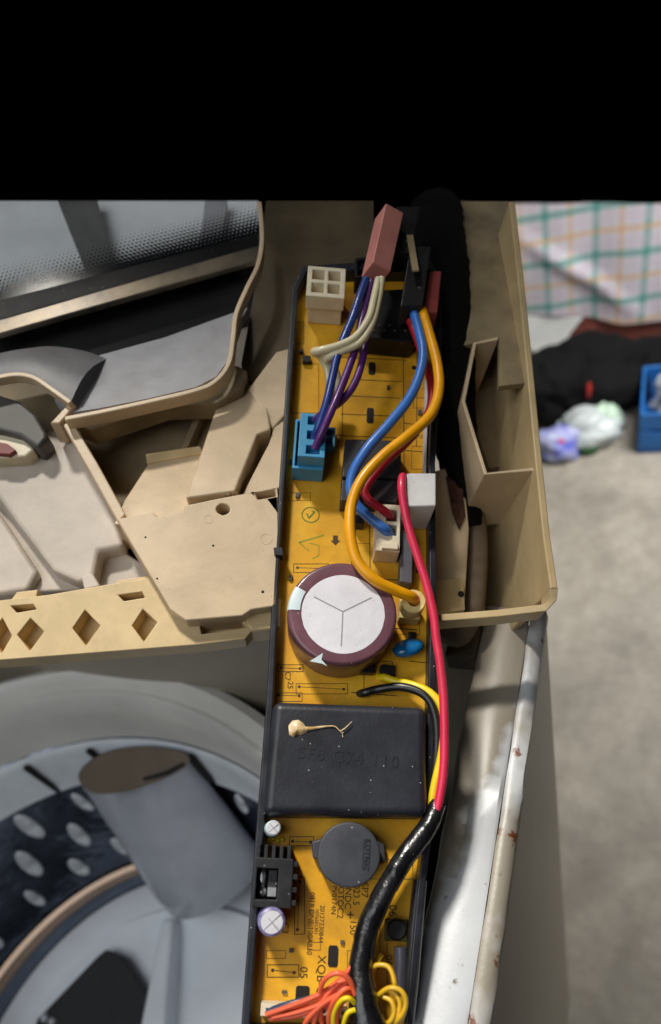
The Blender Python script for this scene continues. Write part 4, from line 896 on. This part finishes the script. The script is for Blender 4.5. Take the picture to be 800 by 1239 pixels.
# white cloth corner hanging below the sheet
bm = bmesh.new(); ptsw = [wp(*p) for p in ((625, 380), (706, 384), (690, 402), (678, 428), (668, 436), (655, 428), (640, 420), (625, 412))]
add_prism(bm, [Vector((v.x, YBED - .006 - .006 * math.sin(v.x * 60), v.y)) for v in ptsw], .0, [Vector((v.x, YBED - .003 - .006 * math.sin(v.x * 60), v.y)) for v in ptsw])
single('white_cloth', 'plain white cloth corner drooping below the checked sheet', 'cloth', bm, mat('white_cotton', (214, 216, 214), .9, .05, 30), FLR)
def lump(c, r, seed, n=3, rough=.25, sq=1.0):
    """crumpled bag: noisy sphere flattened on the floor"""
    rnd = random.Random(seed); bm = bmesh.new(); bmesh.ops.create_icosphere(bm, subdivisions=n + 1, radius=1)
    ph = [(Vector((rnd.uniform(-1, 1), rnd.uniform(-1, 1), rnd.uniform(-1, 1))).normalized() * rnd.choice((2, 3, 5, 8, 11)) * rnd.uniform(.8, 1.2), rnd.uniform(0, 6)) for _ in range(12)]
    for v in bm.verts:
        d = v.co.normalized(); k = 1 + rough * sum((abs(math.sin(d.dot(q) + f)) - .6) * 3.4 / q.length for q, f in ph) / 2.2
        v.co = Vector((c[0] + d.x * r[0] * k, c[1] + d.y * r[1] * k, max(.003, c[2] + d.z * r[2] * k)))
    return bm
def fpx(x, y): return FLR.px(x, y, 0)
binbag = mat('black_polythene', (8, 8, 9), .85, .2, 30, spec=.2)
def bag_at(px_, py_top, y, rx, ry):
    q = wall_frame(y).px(px_, py_top, 0); return (q.x, y, q.y * .42), (rx, ry, q.y * .56)
single('black_bag', 'bulky black bag under the bench, behind the white plastic bag', 'bag', lump(*bag_at(715, 420, 1.53, .13, .10), 1), binbag, FLR, smooth=60)
single('black_bag', 'low black bag under the bench, against the console edge', 'bag', lump(*bag_at(660, 432, 1.49, .09, .09), 2), binbag, FLR, smooth=60)
single('black_bag', 'black bag added to fill the dark behind the blue crate', 'bag', lump(*bag_at(785, 422, 1.60, .13, .09), 3), binbag, FLR, smooth=60)  # added to fill the dark under the bench
rq = wall_frame(1.425).px(713, 474, 0); bm = lump((rq.x, 1.425, rq.y), (.006, .008, .020), 4, n=2); single('red_packet', 'small red packet on the black bag', 'packet', bm, mat('red_film', (170, 40, 36), .5, .1, 40), FLR)
bluef = mat('blue_film', (40, 52, 168), .4, .4, 22, rgb2=(190, 194, 204)); whitef = mat('white_film', (196, 204, 204), .4, .1, 20)
c = fpx(672, 548); single('blue_packet', 'crumpled blue and white packet on the floor by the console', 'packet', lump((c.x, c.y, .025), (.05, .04, .042), 5), bluef, FLR, smooth=50)
c = fpx(676, 540); single('red_packet', 'small red wrapper on the blue and white packet', 'packet', lump((c.x + .006, c.y - .045, .05), (.012, .008, .01), 6, n=2), mat('scarlet_film', (214, 60, 70), .5, .1, 40), FLR)
c = fpx(714, 538); single('white_bag', 'crumpled white plastic bag on the floor between packet and crate', 'bag', lump((c.x, c.y + .02, .03), (.062, .05, .040), 7), whitef, FLR, smooth=50)
c = fpx(732, 530); single('white_bag', 'smaller pale bag with green print behind the white plastic bag', 'bag', lump((c.x, c.y + .02, .035), (.035, .03, .035), 8), mat('pale_green_film', (200, 214, 204), .4, .2, 20, rgb2=(120, 160, 120)), FLR, smooth=50)
c = fpx(700, 560); single('green_wrapper', 'dark green scrap in front of the white plastic bag', 'packet', lump((c.x + .02, c.y + .03, .012), (.02, .012, .012), 9, n=2), mat('green_film', (40, 90, 44), .5, .1, 40), FLR)
c = fpx(722, 520); single('blue_packet', 'blue wrapper between the black bag and the pale bag', 'packet', lump((c.x - .01, c.y, .03), (.024, .018, .024), 10, n=2), mat('navy_film', (40, 50, 150), .5, .1, 40), FLR)
c = fpx(690, 524); single('white_packet', 'small flat white packet lying between the two crumpled bags', 'packet', lump((c.x, c.y + .01, .018), (.03, .025, .02), 21), whitef, FLR, smooth=50)
c = fpx(752, 522); single('clear_wrapper', 'grey clear wrapper on the floor just left of the blue crate', 'packet', lump((c.x - .01, c.y + .02, .015), (.022, .02, .016), 22), mat('grey_film', (120, 124, 128), .3, .3, 30), FLR, smooth=50)
# blue crate with slatted sides
A_, B_ = fpx(771, 549), fpx(771, 549); cx0, cy0 = A_.x, A_.y
cr_ = Thing('blue_crate', 'blue plastic crate with clear bags inside, standing on the concrete', 'crate', FLR, (cx0 + .1, cy0 + .08, 0))
bluep = mat('crate_plastic', (30, 104, 178), .45, .1, 20)
cw, cd, chh = .22, .17, .105
cr_.part('crate_floor', box((cx0, cy0, .004), (cx0 + cw, cy0 + cd, .008)), bluep)
for (lo, hi) in (((cx0, cy0, .01), (cx0 + cw, cy0 + .006, .055)), ((cx0, cy0, .064), (cx0 + cw, cy0 + .006, chh)), ((cx0, cy0 + cd - .006, .01), (cx0 + cw, cy0 + cd, chh)), ((cx0, cy0 + .0065, .01), (cx0 + .006, cy0 + cd - .0065, .055)), ((cx0, cy0 + .0065, .064), (cx0 + .006, cy0 + cd - .0065, chh)), ((cx0 + cw - .006, cy0 + .0065, .01), (cx0 + cw, cy0 + cd - .0065, chh))):
    cr_.part('crate_side', box(lo, hi), bluep, bevel=.0015)
for k in range(5):
    x = cx0 + .004 + k * (cw - .014) / 4; cr_.part('post', box((x, cy0 + .0015, .054), (x + .012, cy0 + .0045, .066)), bluep)
single('clear_bag', 'crumpled clear and white bags heaped in the blue crate', 'bag', lump((cx0 + .11, cy0 + .085, .085), (.08, .06, .045), 12, rough=.4), mat('clear_film', (190, 196, 204), .25, .5, 18, rgb2=(60, 66, 76)), FLR, smooth=40)
